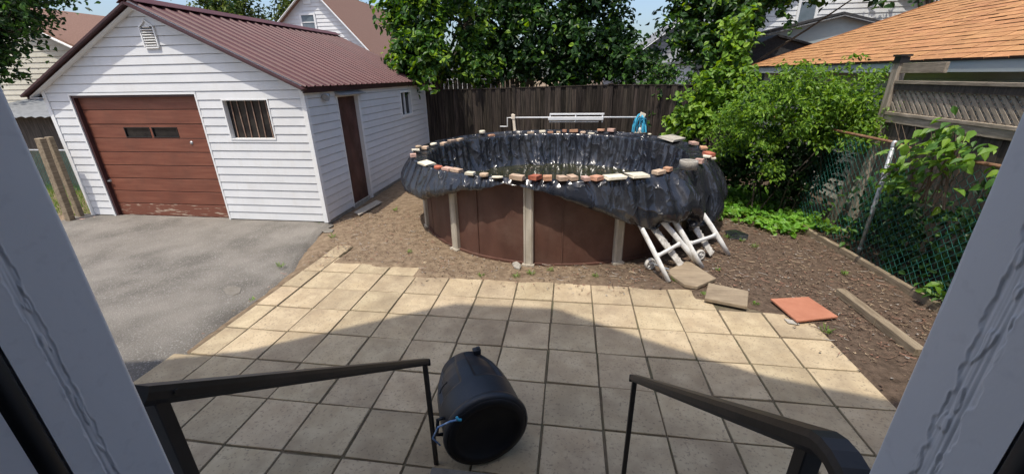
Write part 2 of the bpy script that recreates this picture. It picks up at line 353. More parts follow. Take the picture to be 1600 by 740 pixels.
# ------------------------------------------------------------------ ground
def build_ground():
    fx = np.concatenate([-np.geomspace(200, 9, 14), np.arange(-8.6, -4.4, .3), np.arange(-4.4, 4.5, .05), np.geomspace(4.6, 200, 18)])
    fy = np.concatenate([-np.geomspace(200, 1, 12), np.arange(-.6, 1.2, .3), np.arange(1.2, 9, .05), np.arange(9, 14, .25), np.geomspace(14.2, 400, 18)])
    P = np.zeros((len(fx), len(fy), 3))
    for i, x in enumerate(fx):
        for j, y in enumerate(fy):
            z = dirt_over(x, y)
            if -4.5 < x < 4.6 and y > .2:
                # patio hollow: signed distance to paver area
                top = PAT_T - .02 + .05*nz(x, y, 2.4, 7)
                if x > cX(8.6): top = min(top, rY(.55)+.06*nz(x, y, 3, 9) - max(0, x-cX(9.4))*.55)
                if x < cX(.9): top = rY(-.55)+.10*nz(x, y, 2.5, 4) if x > cX(-1.95) else rY(-2.02)
                right = cX(11)+.03*nz(x, y, 3, 6)
                left = cX(-2.6) - .02
                if y < rY(3.9): left = cX(-2.95)
                d = min(top-y, right-x, x-left)
                z = z*.8 + (.014 if x > cX(-1.9) else .004) - .07*sst(-.02, .06, d) if d > -.12 else z + .010*sst(-.5, -.1, d)
            if x < driveedge(y)+.12 and y < 6.5: z -= .07*sst(-.12, .15, driveedge(y)-x)
            if x < -9.2: z -= .02
            P[i, j] = (x, y, z)
    me = grid_mesh('ground', P, M['soil'])
    return tag(link('ground', me), kind='structure')
build_ground()

def build_driveway():
    ys = np.arange(-8, 6.5, .08); us = np.linspace(0, 1, 70)**.6
    P = np.zeros((len(us), len(ys), 3))
    for j, y in enumerate(ys):
        e = driveedge(y)
        for i, u in enumerate(us):
            x = -9.5 + (e+9.5)*u
            z = .012*nz(x, y, .5, 11)+.005*nz(x, y, 3, 12) + .055*sst(5.0, 6.4, y)
            d = e-x
            z -= .05*(1-sst(0, .10, d)) + .012*(1-sst(.1, .5, d))
            P[i, j] = (x, y, z+.004)
    tag(link('driveway', grid_mesh('driveway', P, M['asphalt'])), kind='structure')
build_driveway()

def build_patio():
    b = MB()
    base = MB(); base.b2((cX(-2.62), .5, -.05), (cX(11), PAT_T, -.014)); base.b2((cX(-3), .5, -.05), (cX(-2.62), rY(4), -.0145)); base.b2((cX(-2.62), PAT_T, -.05), (cX(.9), rY(-1), -.0145)); base.b2((cX(-2.62), rY(-1), -.05), (cX(-2), rY(-2), -.014))
    pat = base.build('patio', M['joint']); tag(pat, kind='structure')
    def pav(w, d, seed, cut=None):
        r = random.Random(seed); m = MB()
        j = lambda: r.uniform(-.004, .004)
        if cut: poly = [(x, y, -.045) for x, y in cut]
        else: poly = [(-w/2+j(), -d/2+j(), -.045), (w/2+j(), -d/2+j(), -.045), (w/2+j(), d/2+j(), -.045), (-w/2+j(), d/2+j(), -.045)]
        m.prism(poly, (0, 0, .045)); return m.mesh('paver', M['paver'], bevel=.006, seg=2)
    full = [pav(U-.017, U-.017, s) for s in range(6)]
    half = [pav(U*.6-.02, U-.022, 20+s) for s in range(2)]
    r = random.Random(3)
    def put(me, x, y):
        o = link('paver', me, pat, (x+r.uniform(-.003, .003), y+r.uniform(-.003, .003), r.uniform(-.005, .004)))
        o.rotation_euler = (r.uniform(-.010, .010), r.uniform(-.010, .010), r.uniform(-.009, .009)); return o
    for row in range(-1, 9):
        for c in range(-2, 11):
            if row == -1 and c > 0: continue
            if row == 0 and c > 8: continue
            o = put(full[r.randrange(6)], cX(c+.5), rY(row+.5))
    for row in range(-2, 4): put(half[r.randrange(2)], cX(-2.3), rY(row+.5))
    wide = pav(U*.9, U-.026, 40)
    for row in range(4, 9): put(wide, cX(-2.46), rY(row+.5))
build_patio()

# loose litter on the soil
def litter():
    V = []; F = []; mi = []
    r = random.Random(11)
    def ok(x, y):
        edge = min(PAT_T-y, 2.63-x)
        if y < PAT_T+.05 and -3.7 < x < 2.62 and (edge > .35 or r.random() < .55+edge*1.3): return False
        if x < cX(1) and y < rY(-.7) and x > cX(-2): return False
        if (x-PC.x)**2+(y-PC.y)**2 < 2.4**2: return False
        if x < -3.75 and y < 6.4: return False
        if x < -4.2: return False
        return True
    n = 0
    while n < 7500:
        if r.random() < .75: x = r.uniform(-4.25, 4.05); y = r.uniform(3.4, 7.6)
        else: x = r.uniform(-4.3, 4.05); y = r.uniform(1.5, 11.5)
        if not ok(x, y): continue
        if x < .5 and r.random() < .35: continue
        n += 1
        L = r.uniform(.015, .05) if r.random() < .7 else r.uniform(.05, .13); w = r.uniform(.0018, .0045) if L > .04 else r.uniform(.003, .010)
        a = r.uniform(0, 6.28); cur = r.uniform(-1.4, 1.4); z = dirt_over(x, y)+.016+r.uniform(0, .012)
        k = len(V); N = 4
        px_, py_ = x, y
        for i in range(N):
            aa = a+cur*i/(N-1); 
            nx, ny = -math.sin(aa), math.cos(aa); ww = w*(1 if 0 < i < N-1 else .5)
            zz = z+.006*math.sin(i*1.3+a)
            V.append((px_+nx*ww, py_+ny*ww, zz)); V.append((px_-nx*ww, py_-ny*ww, zz+.002))
            px_ += math.cos(aa)*L/(N-1); py_ += math.sin(aa)*L/(N-1)
        mm = r.choice([0, 0, 1, 1, 2, 3]) if x < 1 else r.choice([0, 0, 1, 1, 1, 1, 2, 3])
        for i in range(N-1): F.append((k+2*i, k+2*i+1, k+2*i+3, k+2*i+2)); mi.append(mm)
    me = np_mesh('leaf_litter', np.array(V), np.array(F), [M['lit1'], M['lit2'], M['lit3'], M['lit4']], False, np.array(mi))
    tag(link('leaf_litter', me), 'dry shredded twigs and leaf litter scattered over the bare soil', 'litter', kind='stuff')
litter()

# ------------------------------------------------------------------ garage
def lap_courses(parent, rect_fn, z0, z1, h, place, holes, mats, name='siding_board'):
    """rect_fn(z)->(a,b) horizontal extent; place(a, z, proud)->3D; holes: (a0,a1,z0,z1)"""
    z = z0
    while z < z1-.005:
        zt = min(z+h, z1)
        cuts = sorted(set([z, zt]+[q for hh in holes for q in (hh[2], hh[3]) if z+.004 < q < zt-.004]))
        for ca, cb in zip(cuts[:-1], cuts[1:]):
            la, ra = rect_fn(ca); lb, rb = rect_fn(cb-.0005)
            if ra-la < .02: continue
            if rb < lb: lb = rb = (lb+rb)/2
            segs = [(la, ra, lb, rb)]
            for a0, a1, h0, h1 in holes:
                if h0 < (ca+cb)/2 < h1:
                    ns = []
                    for s in segs:
                        if a1 <= s[0] or a0 >= s[1]: ns.append(s); continue
                        if s[0] < a0: ns.append((s[0], a0, s[2], a0))
                        if s[1] > a1: ns.append((a1, s[1], a1, s[3]))
                    segs = ns
            for s in segs:
                m = MB()
                g0 = max(ca, min(cb, zt-.010)); g1 = max(ca, min(cb, zt-.008))
                fr = lambda q: (q-ca)/max(1e-6, cb-ca)
                L = lambda q: s[0]+(s[2]-s[0])*fr(q)
                Rr = lambda q: s[1]+(s[3]-s[1])*fr(q)
                pf = lambda q: .018-.012*(q-z)/h
                rows = [(ca, -.012), (ca, pf(ca)), (g0, pf(g0))]
                if cb > g0+1e-5: rows += [(g1, -.012), (cb, -.012)]
                v = []
                for q, p in rows: v += [place(L(q), q, p), place(Rr(q), q, p)]
                m.add(v, [(2*i, 2*i+1, 2*i+3, 2*i+2) for i in range(len(rows)-1)])
                m.build(name, mats, parent, fix=False)
        z = zt

RIDGE = (-6.86, 3.70); EAVE_R = (-4.20, 2.43); EAVE_L = (-9.44, 2.38)
def garage():
    g = empty('garage', (GX0, GY0, 0), 'detached white clapboard garage with maroon ribbed metal roof', 'garage')
    inv = Vector((-GX0, -GY0, 0))
    def B(mb, name, mats, par=None, **k):
        o = mb.build(name, mats, par or g, **k)
        if not par: o.location = inv
        return o
    m = MB()
    poly = [(GX0+.12, 0), (GX1-.12, 0), (GX1-.12, 2.36), (RIDGE[0], 3.58), (GX0+.12, 2.33)]
    m.prism([(x, GY0+.14, z) for x, z in poly], (0, GY1-GY0-.2, 0))
    core = B(m, 'wall', M['siding'])
    m = MB(); m.b2((GX0+.01, GY0+.015, -.15), (-8.75, GY1-.02, .075)); m.b2((-6.19, GY0+.015, -.15), (GX1-.012, GY1-.022, .078)); m.b2((-8.75, GY0+.06, -.15), (-6.19, GY0+.5, .05))
    B(m, 'foundation', M['br_grey'])
    mr = (RIDGE[1]-EAVE_R[1])/(EAVE_R[0]-RIDGE[0]); ml = (RIDGE[1]-EAVE_L[1])/(RIDGE[0]-EAVE_L[0])
    def ext(z):
        zz = z+.06
        return (max(GX0, RIDGE[0]-(RIDGE[1]-zz)/ml), min(GX1, RIDGE[0]+(RIDGE[1]-zz)/mr))
    D = (-8.70, -6.24, .05, 2.27); Wn = (-5.75, -4.94, 1.545, 2.165); V = (-6.88, -6.62, 2.98, 3.34)
    lap_courses(core, ext, .08, 3.62, .14, lambda a, z, p: (a, GY0-p, z), [D, Wn], M['siding'])
    SD = (7.42, 8.17, 0, 2.155); SW = (10.42, 11.08, 1.57, 2.11)
    lap_courses(core, lambda z: (GY0, GY1), .08, 2.40, .14, lambda a, z, p: (GX1+p, a, z), [SD, SW], M['siding'])
    # left wall simple courses
    lap_courses(core, lambda z: (GY0, GY1), .08, 2.40, .28, lambda a, z, p: (GX0-p, a, z), [], M['siding'])
    # corner posts
    for x, y in ((GX0, GY0), (GX1, GY0)):
        s = -1 if x == GX0 else 1
        m = MB(); m.b2((x+s*.026, GY0-.026, .06), (x-s*.05, GY0+.05, 2.40)); B(m, 'corner_trim', M['whitetrim'])
    m = MB(); m.b2((GX1+.024, GY1-.05, .06), (GX1-.05, GY1+.02, 2.40)); B(m, 'corner_trim', M['whitetrim'])
    # overhead door
    dm = MB(); dm.b2((D[0], GY0+.10, .05), (D[1], GY0+.135, D[3])); dr = B(dm, 'garage_door', M['maroon'])
    h = (D[3]-.06)/9; me0 = {}
    for i in range(9):
        z0 = .055+i*h; m = MB()
        if i == 6:
            wz = (1.545, 1.72); wx = [(-7.94, -7.42), (-7.37, -6.86)]
            xs = [D[0]+.005, wx[0][0], wx[0][1], wx[1][0], wx[1][1], D[1]-.005]
            m.b2((xs[0], GY0+.07, z0+.007), (xs[5], GY0+.1, wz[0])); m.b2((xs[0], GY0+.075, wz[1]), (xs[5], GY0+.1, z0+h-.007))
            for a, b in ((0, 1), (2, 3), (4, 5)): m.b2((xs[a], GY0+.0755, wz[0]), (xs[b], GY0+.1, wz[1]))
            for a, b in wx:
                p = MB(); p.b2((a, GY0+.092, wz[0]), (b, GY0+.099, wz[1])); p.build('door_window_pane', M['glass'], dr)
                f = MB(); t = .012
                f.b2((a, GY0+.068, wz[0]), (b, GY0+.09, wz[0]+t)); f.b2((a, GY0+.068, wz[1]-t), (b, GY0+.09, wz[1]))
                f.b2((a, GY0+.069, wz[0]+t), (a+t, GY0+.09, wz[1]-t)); f.b2((b-t, GY0+.069, wz[0]+t), (b, GY0+.09, wz[1]-t))
                f.build('door_window_frame', M['gasket'], dr)
        else:
            m.b2((D[0]+.005, GY0+.07, z0+.007), (D[1]-.005, GY0+.1, z0+h-.007))
        m.build('door_plank', M['doorchip'] if i == 0 else M['doorred'], dr, bevel=.004)
    m = MB(); p = yp(165, 283, GY0); m.tube([(p.x+.02, GY0+.075, p.z), (p.x+.02, GY0+.035, p.z)], .012, 8); m.box((p.x+.02, GY0+.03, p.z), (.10, .012, .022)); m.box((p.x+.02, GY0+.07, p.z), (.05, .006, .05)); m.build('door_handle', M['metalgrey'], dr)
    m = MB(); p = yp(294, 224, GY0); m.lathe([(0, -.02), (.018, -.02), (.03, -.008), (.032, 0)], 16, 0, Matrix.Translation((p.x, GY0+.074, p.z)) @ Matrix.Rotation(-math.pi/2, 4, 'X')); m.build('door_lock', M['metalgrey'], dr)
    # door reveals and casing
    m = MB(); m.b2((D[0]-.03, GY0-.02, .05), (D[0], GY0+.14, D[3])); m.b2((D[1], GY0-.02, .05), (D[1]+.03, GY0+.14, D[3])); m.b2((D[0]-.03, GY0-.021, D[3]), (D[1]+.03, GY0+.14, D[3]+.035)); B(m, 'door_casing', M['whitetrim'])
    m = MB(); m.b2((D[0]+.001, GY0+.0, .05), (D[0]+.045, GY0+.074, D[3]-.001)); m.b2((D[1]-.02, GY0+.02, .05), (D[1]-.001, GY0+.074, D[3]-.001)); m.b2((D[0]+.045, GY0+.0, D[3]-.04), (D[1]-.02, GY0+.074, D[3]-.002)); B(m, 'door_stop', M['maroon'])
    # barred window
    m = MB(); m.b2((Wn[0]+.002, GY0+.065, Wn[2]+.002), (Wn[1]-.002, GY0+.075, Wn[3]-.002)); wp = B(m, 'window', M['glass'])
    m = MB(); t = .022
    m.b2((Wn[0]-t, GY0-.024, Wn[2]-t), (Wn[1]+t, GY0+.08, Wn[2])); m.b2((Wn[0]-t, GY0-.024, Wn[3]), (Wn[1]+t, GY0+.08, Wn[3]+t))
    m.b2((Wn[0]-t, GY0-.023, Wn[2]), (Wn[0], GY0+.08, Wn[3])); m.b2((Wn[1], GY0-.023, Wn[2]), (Wn[1]+t, GY0+.08, Wn[3])); m.build('window_frame', M['whitetrim'], wp)
    for i in range(6):
        x = Wn[0]+.08+i*.13; m = MB(); m.box((x, GY0+.054, (Wn[2]+Wn[3])/2), (.015, .010, Wn[3]-Wn[2]-.004), Matrix.Rotation((.03, -.02, .04, .0, .03, -.01)[i], 3, 'Y')); m.build('window_bar', M['brownbar'], wp)
    # gable vent
    m = MB(); hw = .115; zc = 2.985
    poly = [(-hw, 0), (hw, 0), (hw, .30), (0, .40), (-hw, .30)]; vx = -6.74
    outer = [(vx+x*1.16, GY0-.018, zc+z*1.05-.012) for x, z in poly]
    m.prism(outer, (0, .03, 0)); vent = B(m, 'gable_vent', M['whitetrim'])
    fr = MB()
    for i in range(5):
        a, b = poly[i], poly[(i+1) % 5]; fr.bar((vx+a[0]*1.08, GY0-.028, zc+a[1]), (vx+b[0]*1.08, GY0-.028, zc+b[1]), .022, .03, 0, (0, 1, 0))
    fr.build('vent_frame', M['whitetrim'], vent)
    gp_ = MB(); gp_.b2((vx-.10, GY0-.021, zc+.01), (vx+.10, GY0-.019, zc+.31)); gp_.build('vent_backing', M['gasket'], vent)
    for i in range(8):
        z = zc+.03+i*.038; s = MB(); s.box((vx, GY0-.032, z), (.205 if i < 7 else .13, .026, .010), Matrix.Rotation(-.55, 3, 'X')); s.build('vent_louver', M['whitetrim'], vent)
    # side door
    m = MB(); m.b2((GX1-.09, SD[0], .0), (GX1-.05, SD[1], SD[3])); sd = B(m, 'side_door', M['olddoor'])
    m = MB(); t = .05
    m.b2((GX1-.1, SD[0]-.03, .05), (GX1+.022, SD[0], SD[3])); m.b2((GX1-.1, SD[1], .02), (GX1+.03, SD[1]+.07, SD[3])); m.b2((GX1-.1, SD[0]-.03, SD[3]), (GX1+.024, SD[1]+.07, SD[3]+.04)); m.build('door_casing', M['whitetrim'], sd)
    m = MB(); m.prism([(GX1+.02, SD[0]-.06, SD[3]+.05), (GX1+.02, SD[0]-.06, SD[3]+.10), (GX1+.15, SD[0]-.06, SD[3]+.045), (GX1+.15, SD[0]-.06, SD[3]+.03)], (0, SD[1]-SD[0]+.2, 0)); m.build('door_hood', M['metalgrey'], sd)
    # side window
    m = MB(); m.b2((GX1-.06, SW[0]+.002, SW[2]+.002), (GX1-.05, SW[1]-.002, SW[3]-.002)); sw = B(m, 'side_window', M['glass'])
    m = MB(); t = .05
    m.b2((GX1-.07, SW[0]-t, SW[2]-t), (GX1+.035, SW[1]+t, SW[2])); m.b2((GX1-.07, SW[0]-t, SW[3]), (GX1+.03, SW[1]+t, SW[3]+t))
    m.b2((GX1-.07, SW[0]-t, SW[2]), (GX1+.029, SW[0], SW[3])); m.b2((GX1-.07, SW[1], SW[2]), (GX1+.029, SW[1]+t, SW[3])); m.b2((GX1-.05, (SW[0]+SW[1])/2-.015, SW[2]), (GX1-.01, (SW[0]+SW[1])/2+.015, SW[3])); m.build('window_frame', M['whitetrim'], sw)
    # lamp
    p = xp(512, 150, GX1+.09); m = MB()
    m.tube([(GX1+.02, p.y+.10, p.z-.02), (GX1+.07, p.y+.06, p.z-.01), (GX1+.09, p.y, p.z)], [.018, .018, .02], 8)
    m.lathe([(.0, .05), (.03, .05), (.045, 0), (.07, -.06), (.065, -.062), (0, -.03)], 14, 0, Matrix.Translation((GX1+.10, p.y-.03, p.z)) @ Matrix.Rotation(math.radians(-70), 4, 'X'))
    B(m, 'flood_lamp', M['metalgrey'], smooth=True)
    # roof
    YF, YB = GY0-.11, GY1+.12
    deck = MB()
    for (ex, ez) in (EAVE_R, EAVE_L):
        d = Vector((ex-RIDGE[0], 0, ez-RIDGE[1]))
        deck.prism([(RIDGE[0], YF+.02, RIDGE[1]-.05), (RIDGE[0]+d.x*.995, YF+.02, RIDGE[1]-.05+d.z*.995), (RIDGE[0]+d.x*.995, YF+.02, RIDGE[1]-.085+d.z*.995), (RIDGE[0], YF+.02, RIDGE[1]-.085)], (0, YB-YF-.04, 0))
    roof = B(deck, 'roof', M['whitetrim'])
    for side, (ex, ez) in enumerate((EAVE_R, EAVE_L)):
        d = Vector((ex-RIDGE[0], 0, ez-RIDGE[1])); nrm = Vector((-d.z, 0, d.x)).normalized()
        if nrm.z < 0: nrm = -nrm
        P = .92; y = YF
        while y < YB-.05:
            w = min(P, YB-y); m = MB(); prof = []
            k = 0
            while k*.23 < w-.05:
                yy = y+k*.23
                prof += [(yy, 0), (yy+.018, .024), (yy+.045, .024), (yy+.063, 0), (yy+.12, .0), (yy+.127, .005), (yy+.143, .005), (yy+.15, 0)]; k += 1
            prof.append((y+w, 0))
            vs = []
            for t in (0, 1):
                for yy, hh in prof:
                    q = Vector((RIDGE[0], yy, RIDGE[1]-.045)) + d*(t*1.02) + nrm*(hh+.004*(side)); vs.append(q)
            n = len(prof); m.add(vs, [(i, i+1, n+i+1, n+i) for i in range(n-1)])
            m.build('roof_panel', M['roof_metal'], roof, fix=False); y += P-.0005
        # rake and eave trim
        m = MB()
        a = Vector((RIDGE[0], YF-.012, RIDGE[1]-.09)); b = a+d*1.015
        m.bar(a, b, .03, .12, 0, (0, 1, 0)); m.build('rake_fascia', M['maroon'], roof)
        m = MB(); a2 = Vector((RIDGE[0], YF+.06, RIDGE[1]-.155)); m.bar(a2, a2+d*.99, .12, .022, 0, (0, 1, 0)) if False else m.prism([a2+Vector((0, -.055, 0)), a2+Vector((0, .05, 0)), a2+d*.985+Vector((0, .05, 0)), a2+d*.985+Vector((0, -.055, 0))], (0, 0, .02)); m.build('soffit', M['whitetrim'], roof)
        m = MB(); sx = 1 if side == 0 else -1
        m.b2((ex-sx*.012, YF, ez-.165), (ex+sx*.012, YB, ez-.048)); m.build('eave_fascia', M['maroon'], roof)
        m = MB(); m.b2((ex-sx*.013, YF+.01, ez-.150), ((GX1 if side == 0 else GX0), YB, ez-.135)); m.build('soffit', M['whitetrim'], roof)
    m = MB(); m.prism([(RIDGE[0]-.17, YF-.02, RIDGE[1]-.085), (RIDGE[0], YF-.02, RIDGE[1]+.01), (RIDGE[0]+.17, YF-.02, RIDGE[1]-.075), (RIDGE[0]+.165, YF-.02, RIDGE[1]-.066), (RIDGE[0], YF-.02, RIDGE[1]+.025), (RIDGE[0]-.165, YF-.02, RIDGE[1]-.075)], (0, YB-YF+.04, 0)); m.build('ridge_cap', M['roof_metal'], roof)
    return g
garage()

# ------------------------------------------------------------------ back fence
def back_fence():
    f = empty('wooden_fence', (0, 12.3, 0), 'dark weathered wooden privacy fence behind the pool', 'fence')
    r = random.Random(5); x = -4.22; i = 0
    meshes = []
    for s in range(4):
        m = MB(); q = random.Random(s)
        m.prism([(-.078, -.009, .02), (.078, -.009, .02), (.078, -.009, 2.0), (-.078, -.009, 2.0)], (0, .022, 0)); meshes.append(m.mesh('board', M['fence'], bevel=.003))
    while x < 4.6:
        top = (2.085+(x+4.25)*.017 if x < 1.1 else 2.175-(x-1.15)*.016)+r.uniform(-.004, .004)
        i += 1; o = link('board', meshes[r.randrange(4)], f, (x, (.012 if i % 2 else -.012)+r.uniform(-.002, .002), 0)); o.scale = (r.uniform(.97, 1.03), 1, top/2.0); o.rotation_euler = (0, r.uniform(-.004, .004), 0)
        x += .139+r.uniform(0, .008)
    for px_ in (-1.62, 1.10, 3.9):
        m = MB(); m.b2((px_-.05, -.075, 0), (px_+.05, -.02, 2.2)); m.box((px_, -.048, 2.215), (.13, .10, .03)); m.build('post', M['fence'], f, bevel=.004)
    for z in (.35, 1.75): m = MB(); m.b2((-4.25, .02, z), (4.6, .06, z+.09)); m.build('rail', M['fence'], f)
    m = MB(); m.b2((-4.25, -.03, 2.165), (1.04, .035, 2.185)); 
    mm = MB(); mm.prism([(-4.25, -.03, 2.085), (1.05, -.03, 2.175), (1.05, -.03, 2.2), (-4.25, -.03, 2.11)], (0, .07, 0)); mm.prism([(1.15, -.03, 2.175), (4.6, -.03, 2.12), (4.6, -.03, 2.145), (1.15, -.03, 2.2)], (0, .07, 0)); mm.build('cap_rail', M['fence'], f)
    # neighbour's fence further back
    f2 = empty('neighbour_fence', (0, 14.6, 0), 'brown board fence of the yard behind, seen under the leaves beside the garage', 'fence')
    x = -5.6; q = MB(); q.b2((-.075, -.01, 0), (.075, .01, 2.38)); me = q.mesh('board', M['greywood'])
    while x < -1.2: o = link('board', me, f2, (x, r.uniform(-.01, .01), r.uniform(-.03, .02))); x += .165
    q = MB(); q.b2((-5.7, .012, 1.9), (-1.2, .05, 2.0)); q.build('rail', M['greywood'], f2)
back_fence()

# ------------------------------------------------------------------ pool
def pol(r, deg, z=0): a = math.radians(deg); return Vector((PC.x+r*math.cos(a), PC.y+r*math.sin(a), z))
def pool():
    p = empty('pool', PC, 'round above-ground pool with brown steel wall and beige uprights', 'pool'); inv = -PC
    posts = [-96+30*i for i in range(12)]
    for a in posts:
        n = 16; P = []
        for i in range(n+1):
            q = a+30*i/n; w = .006*math.sin(i*2.1)+.004*nz(q, 0, .3)
            P.append([pol(PR+w+.02*nz(q, .2, .13)*(1-z), q, z) for z in (.0, .06, .3, .6, .9, 1.18)])
        me = grid_mesh('wall_panel', np.array([[tuple(v) for v in c] for c in P]), M['poolwall']); o = link('wall_panel', me, p); o.location = inv
        m = MB(); m.box((0, 0, .6), (.012, .006, 1.16)); c = pol(PR+.012, a+11); s = m.build('wall_seam', M['poolwall'], o); s.location = c; s.rotation_euler = (0, 0, math.radians(a+11+90))
    def upright():
        m = MB(); w = .066; d = .075
        prof = [(-w, 0), (-w, d*.75), (-w*.62, d), (-w*.5, d*.86), (w*.5, d*.86), (w*.62, d), (w, d*.75), (w, 0)]
        m.prism([(x, -y, .0) for x, y in prof], (0, 0, 1.17)); return m.mesh('upright', M['poolpost'], bevel=.003)
    me = upright()
    for a in posts:
        o = link('upright', me, p, pol(PR-.005, a)-PC); o.rotation_euler = (0, 0, math.radians(a+90))
        m = MB(); m.box((0, -.04, .015), (.17, .11, .03)); fo = m.build('foot_plate', M['poolpost'], o)
    m = MB(); m.lathe([(PR-.06, 1.165), (PR+.09, 1.165), (PR+.10, 1.18), (PR-.06, 1.182)], 96); m.build('top_rail', M['poolpost'], p)
    m = MB(); m.lathe([(PR+.025, -.02), (PR+.03, .035), (PR, .04)], 96); m.build('bottom_track', M['poolwall'], p)
    n = 64; m = MB(); m.add([(0, 0, .53)]+[(2.2*math.cos(6.2832*i/n), 2.2*math.sin(6.2832*i/n), .53) for i in range(n)], [(0, 1+i, 1+(i+1) % n) for i in range(n)]); m.build('water', M['water'], p, fix=False)
pool()

DR = [(-180, .72), (-165, .74), (-150, .74), (-136, .78), (-123, .94), (-115, 1.03), (-111, 1.055), (-106, 1.13), (-102.5, 1.165), (-98, 1.14), (-94, 1.12), (-87, 1.06), (-82, .965), (-76, .86), (-70, .71), (-65, .61), (-61, .58), (-56, .66), (-50, .64), (-43, .52), (-32, .40), (-20, .42), (0, .55), (30, .7), (60, .8), (90, .85), (130, .8), (180, .72)]
BU = [(-180, .15), (-160, .17), (-148, .15), (-135, .08), (-120, .05), (-100, .03), (-80, .06), (-66, .17), (-55, .24), (-45, .25), (-30, .28), (-10, .28), (10, .24), (40, .15), (90, .08), (150, .14), (180, .20)]
def interp(T, a):
    a = (a+180) % 360-180
    for (a0, v0), (a1, v1) in zip(T[:-1], T[1:]):
        if a0 <= a <= a1: t = (a-a0)/(a1-a0); return v0+(v1-v0)*t
    return T[0][1]
def ridged(v, oct=3):
    s = 0; a = 1; n = 0
    for i in range(oct):
        s += a*(1-abs(mn.noise(v))*2.0); n += a; v = v*2.1+Vector((3.1, 7.7, 1.3)); a *= .5
    return s/n
def cover():
    """loose sheet: start from a folded guess, then let a small cloth solver settle it over the pool"""
    NU, NV = 900, 76
    P = np.zeros((NU, NV, 3)); P0 = np.zeros((NU, NV, 2)); RMIN = np.zeros((NU, NV)); g = np.random.default_rng(5)
    RH = np.zeros((NU, NV)); JR = 0
    for i in range(NU):
        a = -180+360*i/NU; ar = math.radians(a); ca, sa = math.cos(ar), math.sin(ar)
        zb = interp(DR, a)+.03*mn.noise(Vector((ca*8, sa*8, 5)))+.02*mn.noise(Vector((ca*26, sa*26, 9))); bu = interp(BU, a)
        Li, Lr = 40, 13                       # samples inside, on the rim
        inside = [(1.93+.38*t, .46+.73*t) for t in [k/(Li-1) for k in range(Li)]]
        rim = [(2.31+.25*t, 1.205) for t in [(k+1)/(Lr+1) for k in range(Lr)]]
        no = NV-Li-Lr; outs = []
        for k in range(no):
            t = (k+1)/no; z = 1.2-(1.2-zb)*t; r = 2.57+bu*1.0*math.sin(min(1, t*1.1)*math.pi*.80); outs.append((r, z))
        for j, (r, z) in enumerate(inside+rim+outs):
            P0[i, j] = (r, z)
            if j < Li:
                sl_ = 1.7*mn.noise(Vector((ca*1.2, sa*1.2, 4.0)))+.5*sa*ca; u = a*.0436+sl_*(z-1.2)
                d = .10*mn.noise(Vector((u*1.5, z*.5, 2.0)))+.10*mn.noise(Vector((u*3.6, z*.8, 8.0)))
                d *= min(1, max(0, (1.19-z)*5)); r -= abs(d)*.8-d*.15
            elif j >= Li+Lr:
                sl_ = 4.0*mn.noise(Vector((ca*2.4, sa*2.4, 9.0))); u = a*.0436+sl_*(z-1.15)
                d = .16*mn.noise(Vector((u*1.4, z*2.6, 5.0)))+.13*mn.noise(Vector((u*3.0, z*5.0, 3.0)))+.03*mn.noise(Vector((u*7.0, z*9, 3.0)))
                r += abs(d)*min(1, (1.22-z)*6)*(.6+1.6*bu)
            tw = .16*mn.noise(Vector((ca*2.6, sa*2.6, 33 if j < Li else 55)))*max(0, 1.2-z)/.6
            P[i, j] = (math.cos(ar+tw)*r, math.sin(ar+tw)*r, z)
            RMIN[i, j] = 2.55+(bu*.75*math.sin(min(1, max(0, (1.2-z)/max(.1, 1.2-zb))*1.1)*math.pi*.80) if j >= Li+Lr else 0)
    P += g.normal(0, .002, P.shape); LI, LR = 40, 13
    ang = np.linspace(-np.pi, np.pi, NU, endpoint=False)
    # rest lengths: real arc lengths with slack that varies from place to place
    R0 = np.hypot(P[..., 0], P[..., 1])
    base_r = np.where(np.arange(NV)[None, :] < LI, 1.93+.38*np.arange(NV)[None, :]/(LI-1), np.where(np.arange(NV)[None, :] < LI+LR, 2.43, 2.58))
    slack = np.array([[1.12+.16*mn.noise(Vector((math.cos(t)*2.2, math.sin(t)*2.2, j*.06))) for j in range(0, NV, 4)] for t in ang]); slack = np.repeat(slack, 4, 1)[:, :NV]
    slack[:, LI-3:LI+LR] = 1.015
    buv = np.array([interp(BU, math.degrees(t)) for t in ang]); slack[:, LI+LR:] += (buv*.25)[:, None]
    hr = base_r*(2*np.pi/NU)*slack
    vr = np.linalg.norm(P0[:, 1:]-P0[:, :-1], axis=2)*1.03
    smooth = lambda A: (np.roll(A, 1, 0)+np.roll(A, -1, 0)+np.roll(A, 2, 0)+np.roll(A, -2, 0)+A)/5
    vr = smooth(smooth(vr))*1.0; vr[:, LI+LR:] *= 1.10
    X = P.copy(); Vv = np.zeros_like(X)
    pin = np.zeros((NU, NV), bool); pin[:, :2] = True; pin[:, -1] = True; PX = X.copy()
    hemr = np.array([2.56+.55*interp(BU, math.degrees(t)) for t in ang]); rr0 = np.hypot(X[:, -1, 0], X[:, -1, 1]); PX[:, -1, 0] *= hemr/rr0; PX[:, -1, 1] *= hemr/rr0
    def con(A, B, rest, ka, kb, comp=1.0):
        d = B-A; L = np.linalg.norm(d, axis=-1)+1e-9; e = (L-rest)/L
        e = np.where(e < 0, e*comp, e); c = d*(e*.5)[..., None]
        return c
    def proj(sl_a, sl_b, rest, comp, k):
        c = con(X[sl_a], X[sl_b], rest, 1, 1, comp)*k; X[sl_a] += c; X[sl_b] -= c
    ev, od = slice(0, NU, 2), slice(1, NU, 2)
